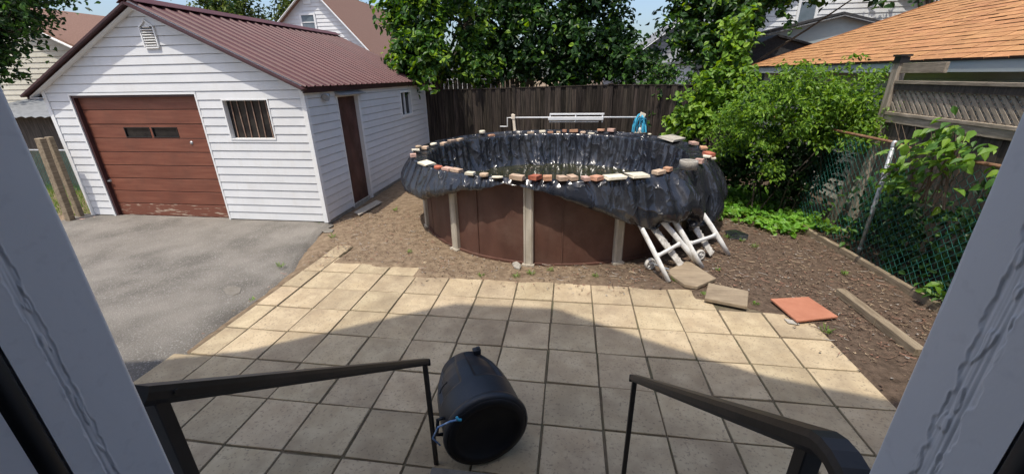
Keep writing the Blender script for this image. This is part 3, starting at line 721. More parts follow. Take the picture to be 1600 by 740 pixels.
    for it in range(75):
        Vv *= .86; Vv[..., 2] -= .0007; X0 = X.copy(); X += Vv
        for rep_ in range(2):
            # around
            c = con(X[0::2], X[1::2], hr[0::2], 1, 1, .55); X[0::2] += c; X[1::2] -= c
            B = np.roll(X, -1, 0)
            c = con(X[1::2], B[1::2], hr[1::2], 1, 1, .55); X[1::2] += c; t = np.zeros_like(X); t[1::2] = c; X -= np.roll(t, 1, 0)
            # along the profile
            for p in (0, 1, 0, 1, 0, 1):
                A_, B_ = X[:, p:NV-1:2], X[:, p+1:NV:2]; n_ = min(A_.shape[1], B_.shape[1]); c = con(A_[:, :n_], B_[:, :n_], vr[:, p:NV-1:2][:, :n_], 1, 1, .6)
                X[:, p:NV-1:2][:, :n_] += c; X[:, p+1:NV:2][:, :n_] -= c
        # shear, weak
        B = np.roll(X, -1, 0); rest = np.sqrt(hr[:, :-1]**2+vr**2)
        c = con(X[:, :-1], B[:, 1:], rest, 1, 1, .5)*.5; X[:, :-1] += c; t = np.zeros_like(X); t[:, 1:] = c; X -= np.roll(t, 1, 0)
        c = con(X[:, 1:], B[:, :-1], rest, 1, 1, .5)*.5; X[:, 1:] += c; t = np.zeros_like(X); t[:, :-1] = c; X -= np.roll(t, 1, 0)
        # bending: keep second and fourth neighbours from folding flat
        for k, f, w in ((2, .994, .5), (4, .978, .5), (8, .92, .45), (14, .84, .3)):
            B = np.roll(X, -k, 0); d = B-X; L = np.linalg.norm(d, axis=2)+1e-9; mn_ = hr*k*f
            c = d*(np.minimum(0, (L-mn_)/L)*.5*w)[..., None]; X += c; X -= np.roll(c, k, 0)
            d = X[:, k:]-X[:, :-k]; L = np.linalg.norm(d, axis=2)+1e-9; mn_ = vr[:, :NV-k]*k*(f-.004*k)
            c = d*(np.minimum(0, (L-mn_)/L)*.5*w)[..., None]; X[:, :-k] += c; X[:, k:] -= c
        # collisions
        r = np.hypot(X[..., 0], X[..., 1])+1e-9; z = X[..., 2]; rn = r.copy(); zn = z.copy()
        jj = np.arange(NV)[None, :]+np.zeros((NU, 1), int)
        m_in = (jj < LI) & (z < 1.2); rn[m_in] = np.minimum(rn[m_in], 2.335)
        m_rim = (jj >= LI-2) & (jj < LI+LR+1); zn[m_rim] = np.maximum(zn[m_rim], 1.197)
        m_out = (jj >= LI+LR) & (zn < 1.195); rn[m_out] = np.maximum(rn[m_out], RMIN[m_out])
        X[..., 0] *= rn/r; X[..., 1] *= rn/r; X[..., 2] = zn
        m_f = (jj >= LI) & (jj < LI+LR); X[m_f] = X0[m_f]*.6+X[m_f]*.4
        X[pin] = PX[pin]
        Vv = X-X0; sp = np.linalg.norm(Vv, axis=2, keepdims=True); Vv *= np.minimum(1, .02/(sp+1e-9))
    for j in range(LI+LR, NV):      # the sheet does not stretch: cap what gravity drew out
        d = X[:, j]-X[:, j-1]; L = np.linalg.norm(d, axis=1)+1e-9; X[:, j] = X[:, j-1]+d*np.minimum(1, vr[:, j-1]*1.10/L)[:, None]
    for q in range(1):
        L_ = (np.roll(X, 1, 0)+np.roll(X, -1, 0)); L_[:, 1:-1] = (L_[:, 1:-1]+X[:, 2:]+X[:, :-2])/4; L_[:, 0] /= 2; L_[:, -1] /= 2; X = X*.5+L_*.5
    print('COVER', np.abs(X-P).mean())
    X[..., 0] += PC.x; X[..., 1] += PC.y
    me = grid_mesh('pool_cover', X, M['plastic'], True, wrap=True)
    o = link('pool_cover', me)
    tag(o, 'crumpled black plastic sheet draped over the pool rim and walls', 'pool cover')
    return X
CVP = cover()
def rim_z(x, y):
    a = math.degrees(math.atan2(y-PC.y, x-PC.x)); i = int((a+180)/360*len(CVP)) % len(CVP)
    r = math.hypot(x-PC.x, y-PC.y); col = CVP[i]; rr = np.hypot(col[:, 0]-PC.x, col[:, 1]-PC.y)
    ok = np.abs(rr-r) < .07; ok &= col[:, 2] > 1.1
    return float(col[ok, 2].max()) if ok.any() else 1.215

# pond scum leaves on the water
def scum():
    V = []; F = []; r = random.Random(4); mi = []
    for n in range(700):
        a = r.uniform(0, 6.283); q = 1.9*math.sqrt(r.random()); x, y = PC.x+q*math.cos(a), PC.y+q*math.sin(a)
        if nz(x, y, 1.6, 3)+.25 < r.random()*.5: continue
        L = r.uniform(.02, .06); b = r.uniform(0, 6.28); w = L*r.uniform(.06, .4); k = len(V); z = .534+r.uniform(0, .006)
        dx, dy = math.cos(b), math.sin(b)
        V += [(x, y, z), (x+dx*L*.5-dy*w, y+dy*L*.5+dx*w, z+.004), (x+dx*L, y+dy*L, z), (x+dx*L*.5+dy*w, y+dy*L*.5-dx*w, z+.001)]
        F.append((k, k+1, k+2, k+3)); mi.append(r.choice([0, 1, 1, 2]))
    tag(link('floating_leaves', np_mesh('floating_leaves', np.array(V), np.array(F), [M['lit1'], M['lit2'], M['leaf_far']], False, np.array(mi))), 'dead leaves and scum floating on the murky pool water', 'leaves', kind='stuff')
scum()

# ------------------------------------------------------------------ bricks and stones weighing the cover down
def stone_mesh(seed, rough=.05, rounded=.06):
    r = random.Random(seed); m = MB(); m.box((0, 0, .5), (1, 1, 1)); 
    m.v = [(x*(1+r.uniform(-rough, rough)), y*(1+r.uniform(-rough, rough)), z*(1+r.uniform(-rough, rough)) if z > .5 else z) for x, y, z in m.v]
    return m
SM = {}
def stone(px_, py_, w, d, h, key, label, yaw=0, shape='brick', name='brick', cat='brick', lift=0):
    c = gp(px_, py_, 1.25)
    R = math.hypot(c.x-PC.x, c.y-PC.y); Rt = min(max(R, 2.36), 2.53) if shape != 'slab' else min(max(R, 2.34), 2.5)
    if abs(Rt-R) > 1e-4:
        dv = Vector((c.x, c.y)); best = min((abs(math.hypot(dv.x*t-PC.x, dv.y*t-PC.y)-Rt), t) for t in [.8+.002*i for i in range(200)]); c = Vector((dv.x*best[1], dv.y*best[1], 0))
    c.z = 0
    z = rim_z(c.x, c.y)-.004+lift
    ang = math.atan2(c.y-PC.y, c.x-PC.x)+math.pi/2+yaw
    r = random.Random(int(px_*7+py_))
    m = MB(); jit = .03 if shape == 'brick' else .08
    if shape in ('brick', 'slab'):
        m.box((0, 0, h/2), (w, d, h))
        m.v = [(x+w*r.uniform(-jit, jit), y+d*r.uniform(-jit, jit), zz+(h*r.uniform(-jit, jit) if zz > 0 else 0)) for x, y, zz in m.v]; bev = min(.004, h*.12)
    else:
        n = 9; poly = []
        for k in range(n):
            q = 6.283*k/n; s = r.uniform(.86, 1.06); poly.append((w/2*s*math.copysign(abs(math.cos(q))**.75, math.cos(q)), d/2*s*math.copysign(abs(math.sin(q))**.75, math.sin(q)), 0))
        m.prism(poly, (0, 0, h)); bev = h*.33
    me = m.mesh(name, M['br_'+key], bevel=bev, seg=2, smooth=False)
    o = link(name, me, None, (c.x, c.y, z)); o.rotation_euler = (r.uniform(-.04, .04), r.uniform(-.05, .05), ang+r.uniform(-.08, .08))
    tag(o, label, cat, 'bricks and stones holding down the pool cover'); return o
BR = [
 # far rim, left to right
 (654, 231.5, .15, .12, .05, 'tan', 'small tan stone on the far left bend of the pool rim, nearest the garage', .3, 'stone', 'stone'),
 (664, 229.5, .20, .11, .06, 'tan', 'tan brick beside the small stone on the far left bend of the pool rim', 0, 'brick', 'brick'),
 (677, 224, .26, .13, .045, 'cream', 'long cream flat stone on the far left pool rim', .1, 'stone', 'stone'),
 (693, 221, .19, .10, .05, 'tan', 'tan brick right of the long cream stone on the far left rim', 0, 'brick', 'brick'),
 (706, 217, .24, .10, .05, 'tan', 'long tan brick, left of a touching pair on the far left rim', 0, 'brick', 'brick'),
 (718, 215.5, .19, .10, .06, 'tan', 'tan brick, right of a touching pair on the far left rim', .1, 'brick', 'brick'),
 (754, 208.5, .19, .15, .09, 'cream', 'rounded cream stone on the far rim left of the reel crank', 0, 'stone', 'stone'),
 (768, 209.5, .18, .10, .05, 'orange', 'flat orange brick beside the rounded cream stone on the far rim', 0, 'brick', 'brick'),
 (829, 205, .18, .10, .05, 'tan', 'tan brick on the far rim just right of the reel crank', .3, 'brick', 'brick'),
 (848, 204, .22, .14, .08, 'cream', 'wedge-shaped cream stone on the far rim under the reel tube', 0, 'stone', 'stone'),
 (860, 205, .16, .10, .05, 'orange', 'orange brick against the wedge-shaped cream stone on the far rim', .1, 'brick', 'brick'),
 (872.5, 205, .12, .10, .05, 'tan', 'short tan brick under the left end of the white slats', 0, 'brick', 'brick'),
 (882, 203.5, .13, .10, .075, 'orange', 'upright orange brick under the white slats on the far rim', 0, 'brick', 'brick'),
 (897, 203.5, .25, .11, .08, 'orange', 'largest orange brick of the far rim, under the middle of the white slats', 0, 'brick', 'brick'),
 (911, 204.5, .19, .12, .06, 'tan', 'tan rounded stone under the right half of the white slats', .1, 'stone', 'stone'),
 (924, 206, .18, .10, .03, 'cream', 'thin whitish tile on the far rim under the right end of the white slats', 0, 'brick', 'tile'),
 (939, 204.5, .20, .10, .055, 'orange', 'orange brick at the right end of the white slats on the far rim', 0, 'brick', 'brick'),
 (955, 204, .20, .13, .085, 'pink', 'mauve-pink block on the far rim right of the white slats', .1, 'brick', 'block'),
 (1015, 207, .09, .08, .04, 'cream', 'tiny cream pebble on the far rim beside the blue webbing', 0, 'stone', 'stone'),
 (1050, 214.5, .62, .34, .05, 'grey', 'large flat grey concrete slab on the far right pool rim', -.1, 'slab', 'slab'),
 (1084, 221, .22, .12, .06, 'pink', 'pink brick on the right rim just after the large grey slab', .1, 'brick', 'brick'),
 (1100, 227, .21, .11, .05, 'orange', 'orange-pink brick touching a pale tile on the right rim', 0, 'brick', 'brick'),
 (1107, 230.5, .20, .12, .03, 'pink', 'pale pink flat tile in front of the orange-pink brick on the right rim', .2, 'brick', 'tile'),
 (1115, 238.5, .16, .11, .04, 'cream', 'whitish flat stone at the outermost bend of the right rim', .2, 'stone', 'stone'),
 (1107, 244.5, .24, .12, .07, 'red', 'dark red brick on the inner edge of the right rim', .5, 'brick', 'brick'),
 (1103, 252, .14, .10, .03, 'cream', 'small cream tile between the dark red brick and the concrete ring', 0, 'brick', 'tile'),
 (1092, 257.5, .13, .11, .08, 'pink', 'pale pink block touching the concrete ring', .1, 'brick', 'block'),
 # near rim, right to left
 (1043, 268.5, .13, .10, .065, 'orange', 'small reddish brick on the near rim left of the concrete ring', .2, 'brick', 'brick'),
 (1029, 272, .20, .11, .06, 'tan', 'tan brick on the near rim left of the small reddish brick', .15, 'brick', 'brick'),
 (996, 275.5, .34, .19, .04, 'cream', 'right one of two large cream pavers on the near rim', .05, 'slab', 'slab'),
 (961, 279, .34, .19, .045, 'cream', 'left one of two large cream pavers on the near rim', 0, 'slab', 'slab'),
 (932, 280.5, .17, .13, .065, 'orange', 'orange brick on the near rim just left of the large cream pavers', .5, 'brick', 'brick'),
 (915, 281, .11, .12, .06, 'pink', 'small pinkish half brick, second left of the cream pavers on the near rim', .3, 'brick', 'half_brick'),
 (894, 280.5, .12, .16, .065, 'tan', 'tan brick, right of a close pair on the near rim', .3, 'brick', 'brick'),
 (878, 281.5, .14, .16, .065, 'tan', 'tan brick, left of a close pair on the near rim', .35, 'brick', 'brick'),
 (855.5, 282, .14, .11, .07, 'orange', 'orange-tan half brick between the red brick and the close tan pair', 0, 'brick', 'half_brick'),
 (836.5, 282, .15, .15, .07, 'red', 'bright red brick on the near rim above the front upright', -.4, 'brick', 'brick'),
 (808, 283, .23, .11, .075, 'tan', 'largest tan brick of the near rim, above the raised hem of the sheet', -.1, 'brick', 'brick'),
 (813, 276, .20, .12, .04, 'grey', 'flat grey-green stone behind the largest tan brick', .1, 'stone', 'stone'),
 (777, 279, .20, .10, .025, 'cream', 'thin cream curved tile on the near rim left of the largest tan brick', .1, 'stone', 'tile'),
 (757, 277.5, .17, .12, .06, 'tan', 'rounded tan stone on the near rim', 0, 'stone', 'stone'),
 (735, 274.5, .15, .11, .045, 'cream', 'cream half tile on the near left rim, right of the tan brick', .3, 'brick', 'tile'),
 (713.5, 268, .24, .10, .055, 'tan', 'long tan brick on the near left rim touching the pink one', -.1, 'brick', 'brick'),
 (699, 265, .18, .11, .045, 'pink', 'pink brick on the near left rim between a red stone and a tan brick', .1, 'brick', 'brick'),
 (685, 262.5, .19, .12, .05, 'red', 'coral red rounded stone on the near left rim', .1, 'stone', 'stone'),
 (666, 256.5, .32, .20, .035, 'cream', 'larger of two flat cream pavers on the near left rim', .2, 'slab', 'slab'),
 (651.5, 251, .24, .14, .03, 'cream', 'smaller of two flat cream pavers on the leftmost rim', .15, 'slab', 'slab'),
 (646, 246, .13, .10, .07, 'pink', 'pinkish block at the leftmost bend of the pool rim', 0, 'brick', 'block'),
]
for b in BR:
    x, y, w, d, h, key, lab, yaw, shp, nm = b
    stone(x, y, w*.78, d*.95, h*.78, key, lab, yaw, shp, nm, nm.split('_')[-1], .028 if 'largest tan brick of' in lab and False else 0)
# concrete ring
c = gp(1075, 262, 1.27); m = MB(); m.lathe([(.085, 0), (.118, 0), (.12, .105), (.116, .112), (.092, .112), (.088, .105), (.085, .01)], 28)
o = m.build('concrete_ring', M['br_grey'], smooth=True); R = (c-PC).length; o.location = (c.x, c.y, rim_z(c.x, c.y)-.004); tag(o, 'round grey concrete ring standing on the right pool rim', 'concrete ring')

# ------------------------------------------------------------------ cover reel
def reel():
    e = empty('cover_reel', pol(2.42, 90, 1.2), 'white pool cover reel with hand crank on the far rim', 'reel'); inv = -e.location
    def B(m, n, mt, **k): o = m.build(n, M[mt], e, **k); o.location = inv; return o
    Y = 9.93; z = 1.545
    m = MB(); m.tube([(-1.33, Y, z), (1.66, Y, z)], .017, 10); B(m, 'reel_tube', 'alum', smooth=True)
    m = MB(); m.bar((-1.33, Y, 1.60), (-1.29, Y, 1.19), .06, .055, 0, (0, 1, 0)); m.box((-1.33, Y, z+.02), (.085, .075, .10)); m.box((-1.33, Y, 1.205), (.26, .16, .03)); m.tube([(-1.34, Y, 1.58), (-1.34, Y, 1.63)], .03, 8); B(m, 'crank_stand', 'creamplastic', bevel=.004)
    m = MB(); m.tube([(-1.36, Y-.02, z), (-1.47, Y-.02, z), (-1.47, Y-.02, z-.20), (-1.65, Y-.02, z-.20)], .012, 8); B(m, 'crank_handle', 'whiteplastic')
    for dz, dy, x0, x1, t in ((.075, .0, -.47, .78, .036), (-.02, -.05, -.50, .76, .07), (-.10, .02, -.45, .66, .024)):
        m = MB(); m.b2((x0, Y-.02+dy, z+dz-t/2), (x1, Y+.02+dy, z+dz+t/2)); B(m, 'slat', 'alum', bevel=.004)
    for x in (-.46, .13, .74): m = MB(); m.box((x, Y-.01, z-.01), (.022, .05, .20)); B(m, 'slat_bracket', 'alum')
    m = MB(); m.bar((1.63, Y, 1.58), (1.60, Y, 1.19), .06, .055, 0, (0, 1, 0)); m.box((1.63, Y, z+.045), (.12, .10, .10), Matrix.Rotation(.4, 3, 'Y')); m.box((1.60, Y, 1.205), (.26, .16, .03)); B(m, 'end_stand', 'creamplastic', bevel=.012, seg=2)
    w = empty('blue_webbing', (1.55, Y, 1.22), 'bright blue webbing strap looped over the right end of the reel', 'strap')
    rw = random.Random(6)
    for k in range(7):
        m = MB(); pts = []; wd = rw.uniform(.04, .12); cx_ = rw.uniform(-.05, .10); hh = rw.uniform(.24, .40); ln = rw.uniform(-.10, .10); dy = rw.uniform(-.10, .02)
        for i in range(13):
            t = i/12*math.pi; pts.append((cx_+wd*math.cos(t)+ln*math.sin(t), dy+.05*math.sin(2*t+k), .0+hh*math.sin(t)**.7))
        m.tube(pts, rw.uniform(.014, .024), 6, sx=.35, sy=1); m.build('strap_loop', M['blue'], w)
    m = MB(); m.lathe([(0, 0), (.03, 0), (.035, .05), (.02, .09), (0, .10)], 10, 0, Matrix.Translation((.03, -.14, .02))); m.build('buckle', M['whiteplastic'], w)
reel()

# ------------------------------------------------------------------ folded white chairs
def chair(fa, fb, ta, tb, wheel, name_label, wside):
    """fa, fb: feet; ta, tb: points where the legs go under the sheet"""
    base = (Vector(fa)+Vector(fb))/2; base.z = 0; e = empty('folding_chair', base, name_label, 'chair', 'folded resin chairs leaning on the pool')
    fa, fb, ta, tb = [Vector(p)-base for p in (fa, fb, ta, tb)]
    side = (fb-fa).normalized(); out = Vector((side.y, -side.x, 0)).normalized()
    for k, (f, t) in enumerate(((fa, ta), (fb, tb))):
        m = MB(); d = t-f; bow = out*.025*(1 if k else .3)
        pts = [f, f+d*.3+bow*.8, f+d*.6+bow, f+d*.85+bow*.5, t]
        for a_, b_ in zip(pts[:-1], pts[1:]): pass
        m.tube(pts, [.034, .037, .038, .037, .034], 10, sx=.6, sy=1.0); m.build('leg', M['whiteplastic'], e, smooth=True)
    a = fa.lerp(ta, .40); b = fb.lerp(tb, .40); m = MB(); m.tube([a, a.lerp(b, .15), b.lerp(a, .15), b], [.052, .030, .030, .052], 8, sx=.6, sy=1); m.build('cross_bar', M['whiteplastic'], e, smooth=True)
    a = fa.lerp(ta, .93); b = fb.lerp(tb, .93); m = MB(); m.tube([a, b], .022, 8, sx=.6); m.build('top_bar', M['whiteplastic'], e, smooth=True)
    inn = -out*.16
    # folded seat: a narrow panel with ribbed edge, standing between the legs
    A = fa.lerp(fb, .66)+inn*.75+Vector((0, 0, .03)); Bt = ta.lerp(tb, .58)+inn*.3
    p0 = A; p1 = A.lerp(Bt, .72); ax = (p1-p0).normalized(); pn = MB(); pn.bar(p0, p1, .10, .022, 0, out); po = pn.build('seat_panel', M['dirtywhite'], e, bevel=.004)
    n = 10
    for i in range(n):
        c = p0.lerp(p1, (i+.5)/n)+side*.062; m = MB(); m.bar(c-side*.016, c+side*.016, .022, .022, 0, out); m.build('seat_rib', M['dirtywhite'], po, bevel=.004)
    wv = Vector(wheel)-base; ax2 = (out-side*.35).normalized(); q = ax2.to_track_quat('Z', 'Y').to_matrix().to_4x4(); q.translation = wv
    m = MB(); m.lathe([(.0, .028), (.016, .030), (.022, .016), (.056, .012), (.062, .026), (.074, .026), (.080, .012), (.080, -.02), (.0, -.022)], 28, 0, q); wo = m.build('wheel', M['dirtywhite'], e, smooth=True)
    for i in range(5):
        t_ = 6.283*i/5; m = MB(); m.tube([q @ Vector((.018*math.cos(t_), .018*math.sin(t_), .018)), q @ Vector((.06*math.cos(t_), .06*math.sin(t_), .018))], .007, 5); m.build('spoke', M['whiteplastic'], wo)
    m = MB(); m.tube([wv-ax2*.02, wv-ax2*.10, fa.lerp(fb, .2)+inn*.6+Vector((0, 0, .09))], .013, 8); m.build('axle', M['metalgrey'], e)
cA = gp(1045, 440, .02); cB = gp(1092, 414, .02); cC = gp(1097, 418, .02); cD = gp(1138, 398, .02)
chair(cA, cB, pol(2.60, -63, .68), pol(2.58, -58, .80), gp(1016, 412, .085), 'left white resin chair, folded, leaning on the pool with its wheel beside the upright', 1)
chair(cC, cD, pol(2.60, -52, .76), pol(2.66, -38, .70), gp(1093, 398, .085), 'right white resin chair, folded, its far leg out in the sun', 1)

# ------------------------------------------------------------------ slabs, tile, timbers on the soil
def flat(name, pts, th, mt, label, cat, tilt=0, z=.02, bevel=.006):
    P = [gp(x, y, z+th) for x, y in pts]; c = sum(P, Vector())/len(P); c.z = 0
    m = MB(); m.prism([(p.x-c.x, p.y-c.y, 0) for p in P], (0, 0, th)); o = m.build(name, M[mt], bevel=bevel); o.location = (c.x, c.y, z); o.rotation_euler = (tilt, 0, 0)
    return tag(o, label, cat)
flat('stone_slab', [(1041, 422), (1047, 428), (1070, 444), (1090, 447), (1119, 434), (1075, 406)], .045, 'slab', 'five-sided brown stone slab lying at the feet of the white chairs', 'slab', z=.015)
flat('stone_slab', [(1101, 465), (1168, 478), (1170, 454), (1107, 441)], .045, 'slab', 'rectangular brown stone slab on the paver edge beside the five-sided slab', 'slab', z=.018)
flat('clay_tile', [(1204, 466), (1246, 501), (1310, 494), (1263, 463)], .022, 'terracotta', 'square orange-red clay tile lying on the soil', 'tile', z=.03, bevel=.003)
flat('grey_plank', [(553, 331), (561, 335), (597, 315), (588, 312)], .03, 'br_grey', 'short grey plank lying in front of the garage side door', 'plank', z=.02)
flat('dark_slate', [(1132, 360), (1140, 372), (1168, 373), (1170, 366), (1150, 358)], .02, 'plastic', 'flat dark slate piece on the soil right of the pool', 'slate', z=.012)
flat('white_litter', [(1225, 497), (1232, 504), (1250, 507), (1244, 500)], .006, 'br_grey', 'crumpled grey scrap beside the orange-red clay tile', 'scrap', z=.012, bevel=.001)
flat('concrete_lump', [(800, 409), (803, 415), (812, 418), (815, 412), (808, 407)], .05, 'br_grey', 'broken grey concrete lump by the front pool upright', 'stone', z=.0, bevel=.015)
flat('drain_cover', [(349, 452), (353, 458), (364, 461), (375, 457), (377, 450), (369, 446), (356, 447)],   .008, 'concrete', 'small pale round valve cover in the asphalt near the pavers', 'valve cover', z=.0, bevel=.004)
flat('drain_cover', [(501, 360), (508, 363), (519, 362), (522, 358), (513, 356)],   .008, 'concrete', 'small pale valve cover by the garage corner', 'valve cover', z=.01, bevel=.004)
def timber(name, pts, w, h, mt, label, cat):
    P = [Vector(p) for p in pts]; e = MB()
    c = P[0].copy()
    for a, b in zip(P[:-1], P[1:]): e.bar(a-c, b-c, h, w, 0, (0, 0, 1)) if False else e.bar(a-c, b-c, w, h, 0, (0, 0, 1))
    o = e.build(name, M[mt], bevel=.008); o.location = c; return tag(o, label, cat)
timber('edging_board', [gp(1241, 350, .04), gp(1338, 405, .04), gp(1470, 483, .04), (4.13, .6, .04)], .06, .11, 'timber', 'long wooden edging board at the foot of the chain-link fence', 'edging')
timber('landscape_timber', [gp(1312, 455, .05), gp(1375, 503, .05), gp(1438, 551, .05)], .095, .09, 'timber', 'weathered landscape timber lying on the soil parallel to the fence', 'timber')

# ------------------------------------------------------------------ foliage tools
def leaves_mesh(name, C, sizes, normals, mats, mi, fold=.25, droop=None, aspect=.62):
    """C: (n,3) positions, one folded rhombic-ish leaf (6 verts, 2 quads) each"""
    n = len(C); nr = normals/np.linalg.norm(normals, axis=1, keepdims=True)
    rv = RNG.normal(size=(n, 3)); 
    if droop is not None: rv = rv*.8 + droop
    t = rv - nr*(rv*nr).sum(1, keepdims=True); t /= np.linalg.norm(t, axis=1, keepdims=True); b = np.cross(nr, t)
    s = sizes[:, None]; w = s*aspect*.5
    V = np.stack([C, C+t*s*.35+b*w+nr*s*fold*.4, C+t*s*.72+b*w*.7+nr*s*fold*.3, C+t*s-nr*s*.12, C+t*s*.72-b*w*.7+nr*s*fold*.3, C+t*s*.35-b*w+nr*s*fold*.4], 1).reshape(-1, 3)
    k = np.arange(n)[:, None]*6
    F = np.concatenate([k+np.array([[0, 1, 2, 3]]), k+np.array([[0, 3, 4, 5]])], 1).reshape(-1, 4)
    return np_mesh(name, V, F, mats, False, np.repeat(mi, 2))
def clusters_to_leaves(cent, rad, per, size, flat=.55, updir=.8):
    n = len(cent)*per
    c = np.repeat(cent, per, 0); r = np.repeat(rad, per)[:, None]
    off = RNG.normal(size=(n, 3))*np.array([1, 1, flat])*.55
    pos = c+off*r
    nr = RNG.normal(size=(n, 3))*.75+np.array([0, 0, updir])+off*.45+np.array([-.15, -.35, .1])
    s = size*RNG.uniform(.55, 1.25, n)
    return pos, s, nr
def ell(n, c, r, shell=.55, zmin=None, seed=0):
    out = []
    g = np.random.default_rng(seed)
    while len(out) < n:
        v = g.normal(size=3); v /= np.linalg.norm(v); q = shell+(1-shell)*g.random()**.6
        lump = 1+.28*mn.noise(Vector(v*2.2)+Vector((seed, 0, 0)))+.12*mn.noise(Vector(v*5)+Vector((0, seed, 0)))
        p = np.array(c)+v*np.array(r)*q*lump
        if zmin is not None and p[2] < zmin+.4*g.random(): continue
        out.append(p)
    return np.array(out)
def limb_tree(e, base, cent, r0, fork, mat_, nl=9, seed=0, lean=(0, 0)):
    rr = random.Random(seed); m = MB(); b = Vector(base); f = Vector(fork)
    m.tube([b, b.lerp(f, .33)+Vector((.05, .03, 0)), b.lerp(f, .7)-Vector((.04, .02, 0)), f], [r0*1.25, r0, r0*.9, r0*.8], 10)
    idx = list(range(len(cent))); rr.shuffle(idx)
    for i in idx[:nl]:
        t = Vector(cent[i]); s = b.lerp(f, rr.uniform(.6, 1)); Ld = (t-s).length; mid = s.lerp(t, .5)+Vector((rr.uniform(-.1, .1)*Ld, rr.uniform(-.1, .1)*Ld, rr.uniform(0, .16)*Ld))
        m.tube([s, s.lerp(mid, .5)+Vector((0, 0, .08)), mid, mid.lerp(t, .55)+Vector((0, 0, .05)), t], [r0*.36, r0*.25, r0*.17, r0*.09, r0*.03], 6)
        for j in idx[nl:nl+260]:
            u = Vector(cent[j])
            if (u-t).length < .9 and rr.random() < .7: m.tube([mid.lerp(t, .6), mid.lerp(t, .6).lerp(u, .55)+Vector((0, 0, .06)), u], [r0*.1, r0*.06, .006], 4)
    return m.build('trunk', mat_, e, smooth=True)
def tree(name, label, base, fork, r0, lobes, mats, weights, cat='tree', per=44, size=.13, crad=.34, seed=1, nl=10, group=None, flat=.55):
    e = empty(name, base, label, cat, group); B = np.array(base)
    allc = []; 
    for k, (n, c, r, sh, zm) in enumerate(lobes): allc.append(ell(n, c, r, sh, zm, seed*13+k))
    cent = np.vstack(allc); rad = RNG.uniform(.6, 1.3, len(cent))*crad
    pos, s, nr = clusters_to_leaves(cent, rad, per, size, flat)
    rs = np.random.default_rng(seed*5+1); sh_ = []
    front = cent[np.argsort(cent[:, 1])[:max(20, len(cent)//3)]]
    for k in range(min(120, len(cent)//2)):   # drooping branch tips
        p = front[rs.integers(len(front))]; d = rs.normal(0, .5, 3)+np.array([0, -.6, -.15]); Ls = rs.uniform(.3, .8)*crad/.34
        for i in range(6): t = i/5; sh_.append(p+d*Ls*t+np.array([0, 0, -.5*Ls*t*t]))
    sh_ = np.array(sh_); p2, s2, n2 = clusters_to_leaves(sh_, np.full(len(sh_), crad*.3), 6, size*1.1, .8); pos = np.vstack([pos, p2]); s = np.concatenate([s, s2]); nr = np.vstack([nr, n2])
    mi = RNG.choice(len(mats), len(pos), p=weights)
    me = leaves_mesh('crown', pos-B, s, nr, mats, mi, droop=np.array([0, -.2, -.5])); c = link('crown', me, e); c['kind'] = 'stuff'
    limb_tree(e, (0, 0, 0), cent-B, r0, Vector(fork)-Vector(base), M['bark'], nl, seed)
    return e
MAPLE = [M['leaf_maple'], M['leaf_dark'], M['leaf_bright']]

# ------------------------------------------------------------------ trees
tree('maple_tree', 'big dark maple with a dense low crown behind the pool fence', (-.1, 15.2, 0), (-.2, 15.2, 2.6), .26,
     [(330, (-1.0, 14.4, 4.1), (2.9, 1.5, 2.3), .35, 2.15), (150, (-.6, 15.0, 7.6), (4.2, 2.6, 2.4), .4, None), (70, (1.2, 14.2, 2.9), (1.5, 1.0, .9), .3, 2.1)],
     MAPLE, [.24, .70, .06], per=44, size=.185, crad=.36, seed=2, nl=14)
tree('maple_tree', 'sunlit bright maple overhanging the rear corner of the garage roof', (-4.5, 14.6, 0), (-4.5, 14.4, 2.4), .16,
     [(44, (-4.25, 12.1, 3.1), (.85, .7, .7), .3, 2.5), (48, (-4.3, 12.8, 4.2), (1.1, 1.0, 1.0), .4, None), (34, (-2.75, 12.9, 3.0), (.55, .6, .95), .3, 2.0), (26, (-3.4, 12.7, 4.6), (1.6, 1.0, .8), .4, None), (40, (-4.2, 13.4, 6.0), (1.7, 1.3, 1.2), .4, None), (26, (-3.6, 13.4, 2.7), (.9, .5, .6), .3, 2.1)],
     [M['leaf_maple'], M['leaf_dark'], M['leaf_bright']], [.46, .28, .26], per=40, size=.17, crad=.32, seed=3, nl=12)
tree('maple_tree', 'leafy tree right of the sky gap, reaching over the white house', (4.3, 14.6, 0), (4.3, 14.5, 2.6), .17,
     [(120, (3.9, 13.9, 3.9), (1.35, 1.0, 1.3), .35, 2.1), (90, (5.2, 14.1, 5.2), (2.4, 1.4, 1.1), .4, None), (26, (7.6, 13.6, 5.15), (1.4, .9, .42), .2, None), (60, (4.6, 14.8, 7.0), (2.2, 1.6, 1.4), .4, None), (24, (2.2, 14.2, 5.1), (1.2, .7, .35), .2, None)],
     MAPLE, [.36, .56, .08], per=42, size=.17, crad=.34, seed=4, nl=14)
tree('shade_tree', 'dark tree behind the ridge of the orange shingle roof', (12.5, 17.6, 0), (12.5, 17.6, 3), .18,
     [(60, (11.8, 17.2, 5.9), (2.2, 1.0, .9), .35, None)], MAPLE, [.3, .65, .05], per=40, size=.16, crad=.36, seed=9, nl=8)
tree('bush', 'dark green bush behind the right end of the wooden fence', (3.0, 13.1, 0), (3.0, 13.1, 1.2), .06,
     [(60, (3.1, 13.1, 1.9), (1.2, .5, .95), .3, None)], MAPLE, [.5, .45, .05], cat='bush', per=40, size=.12, crad=.3, seed=5, nl=6)
tree('conifer_hedge', 'tall yellowish-green evergreens beyond the garage roof ridge', (-18.5, 27, 0), (-18.5, 27, 4), .3,
     [(260, (-19.0, 27, 6.0), (5.6, 1.8, 4.6), .55, None)], [M['leaf_far'], M['leaf_dark']], [.68, .32], per=42, size=.26, crad=.7, seed=6, nl=8)
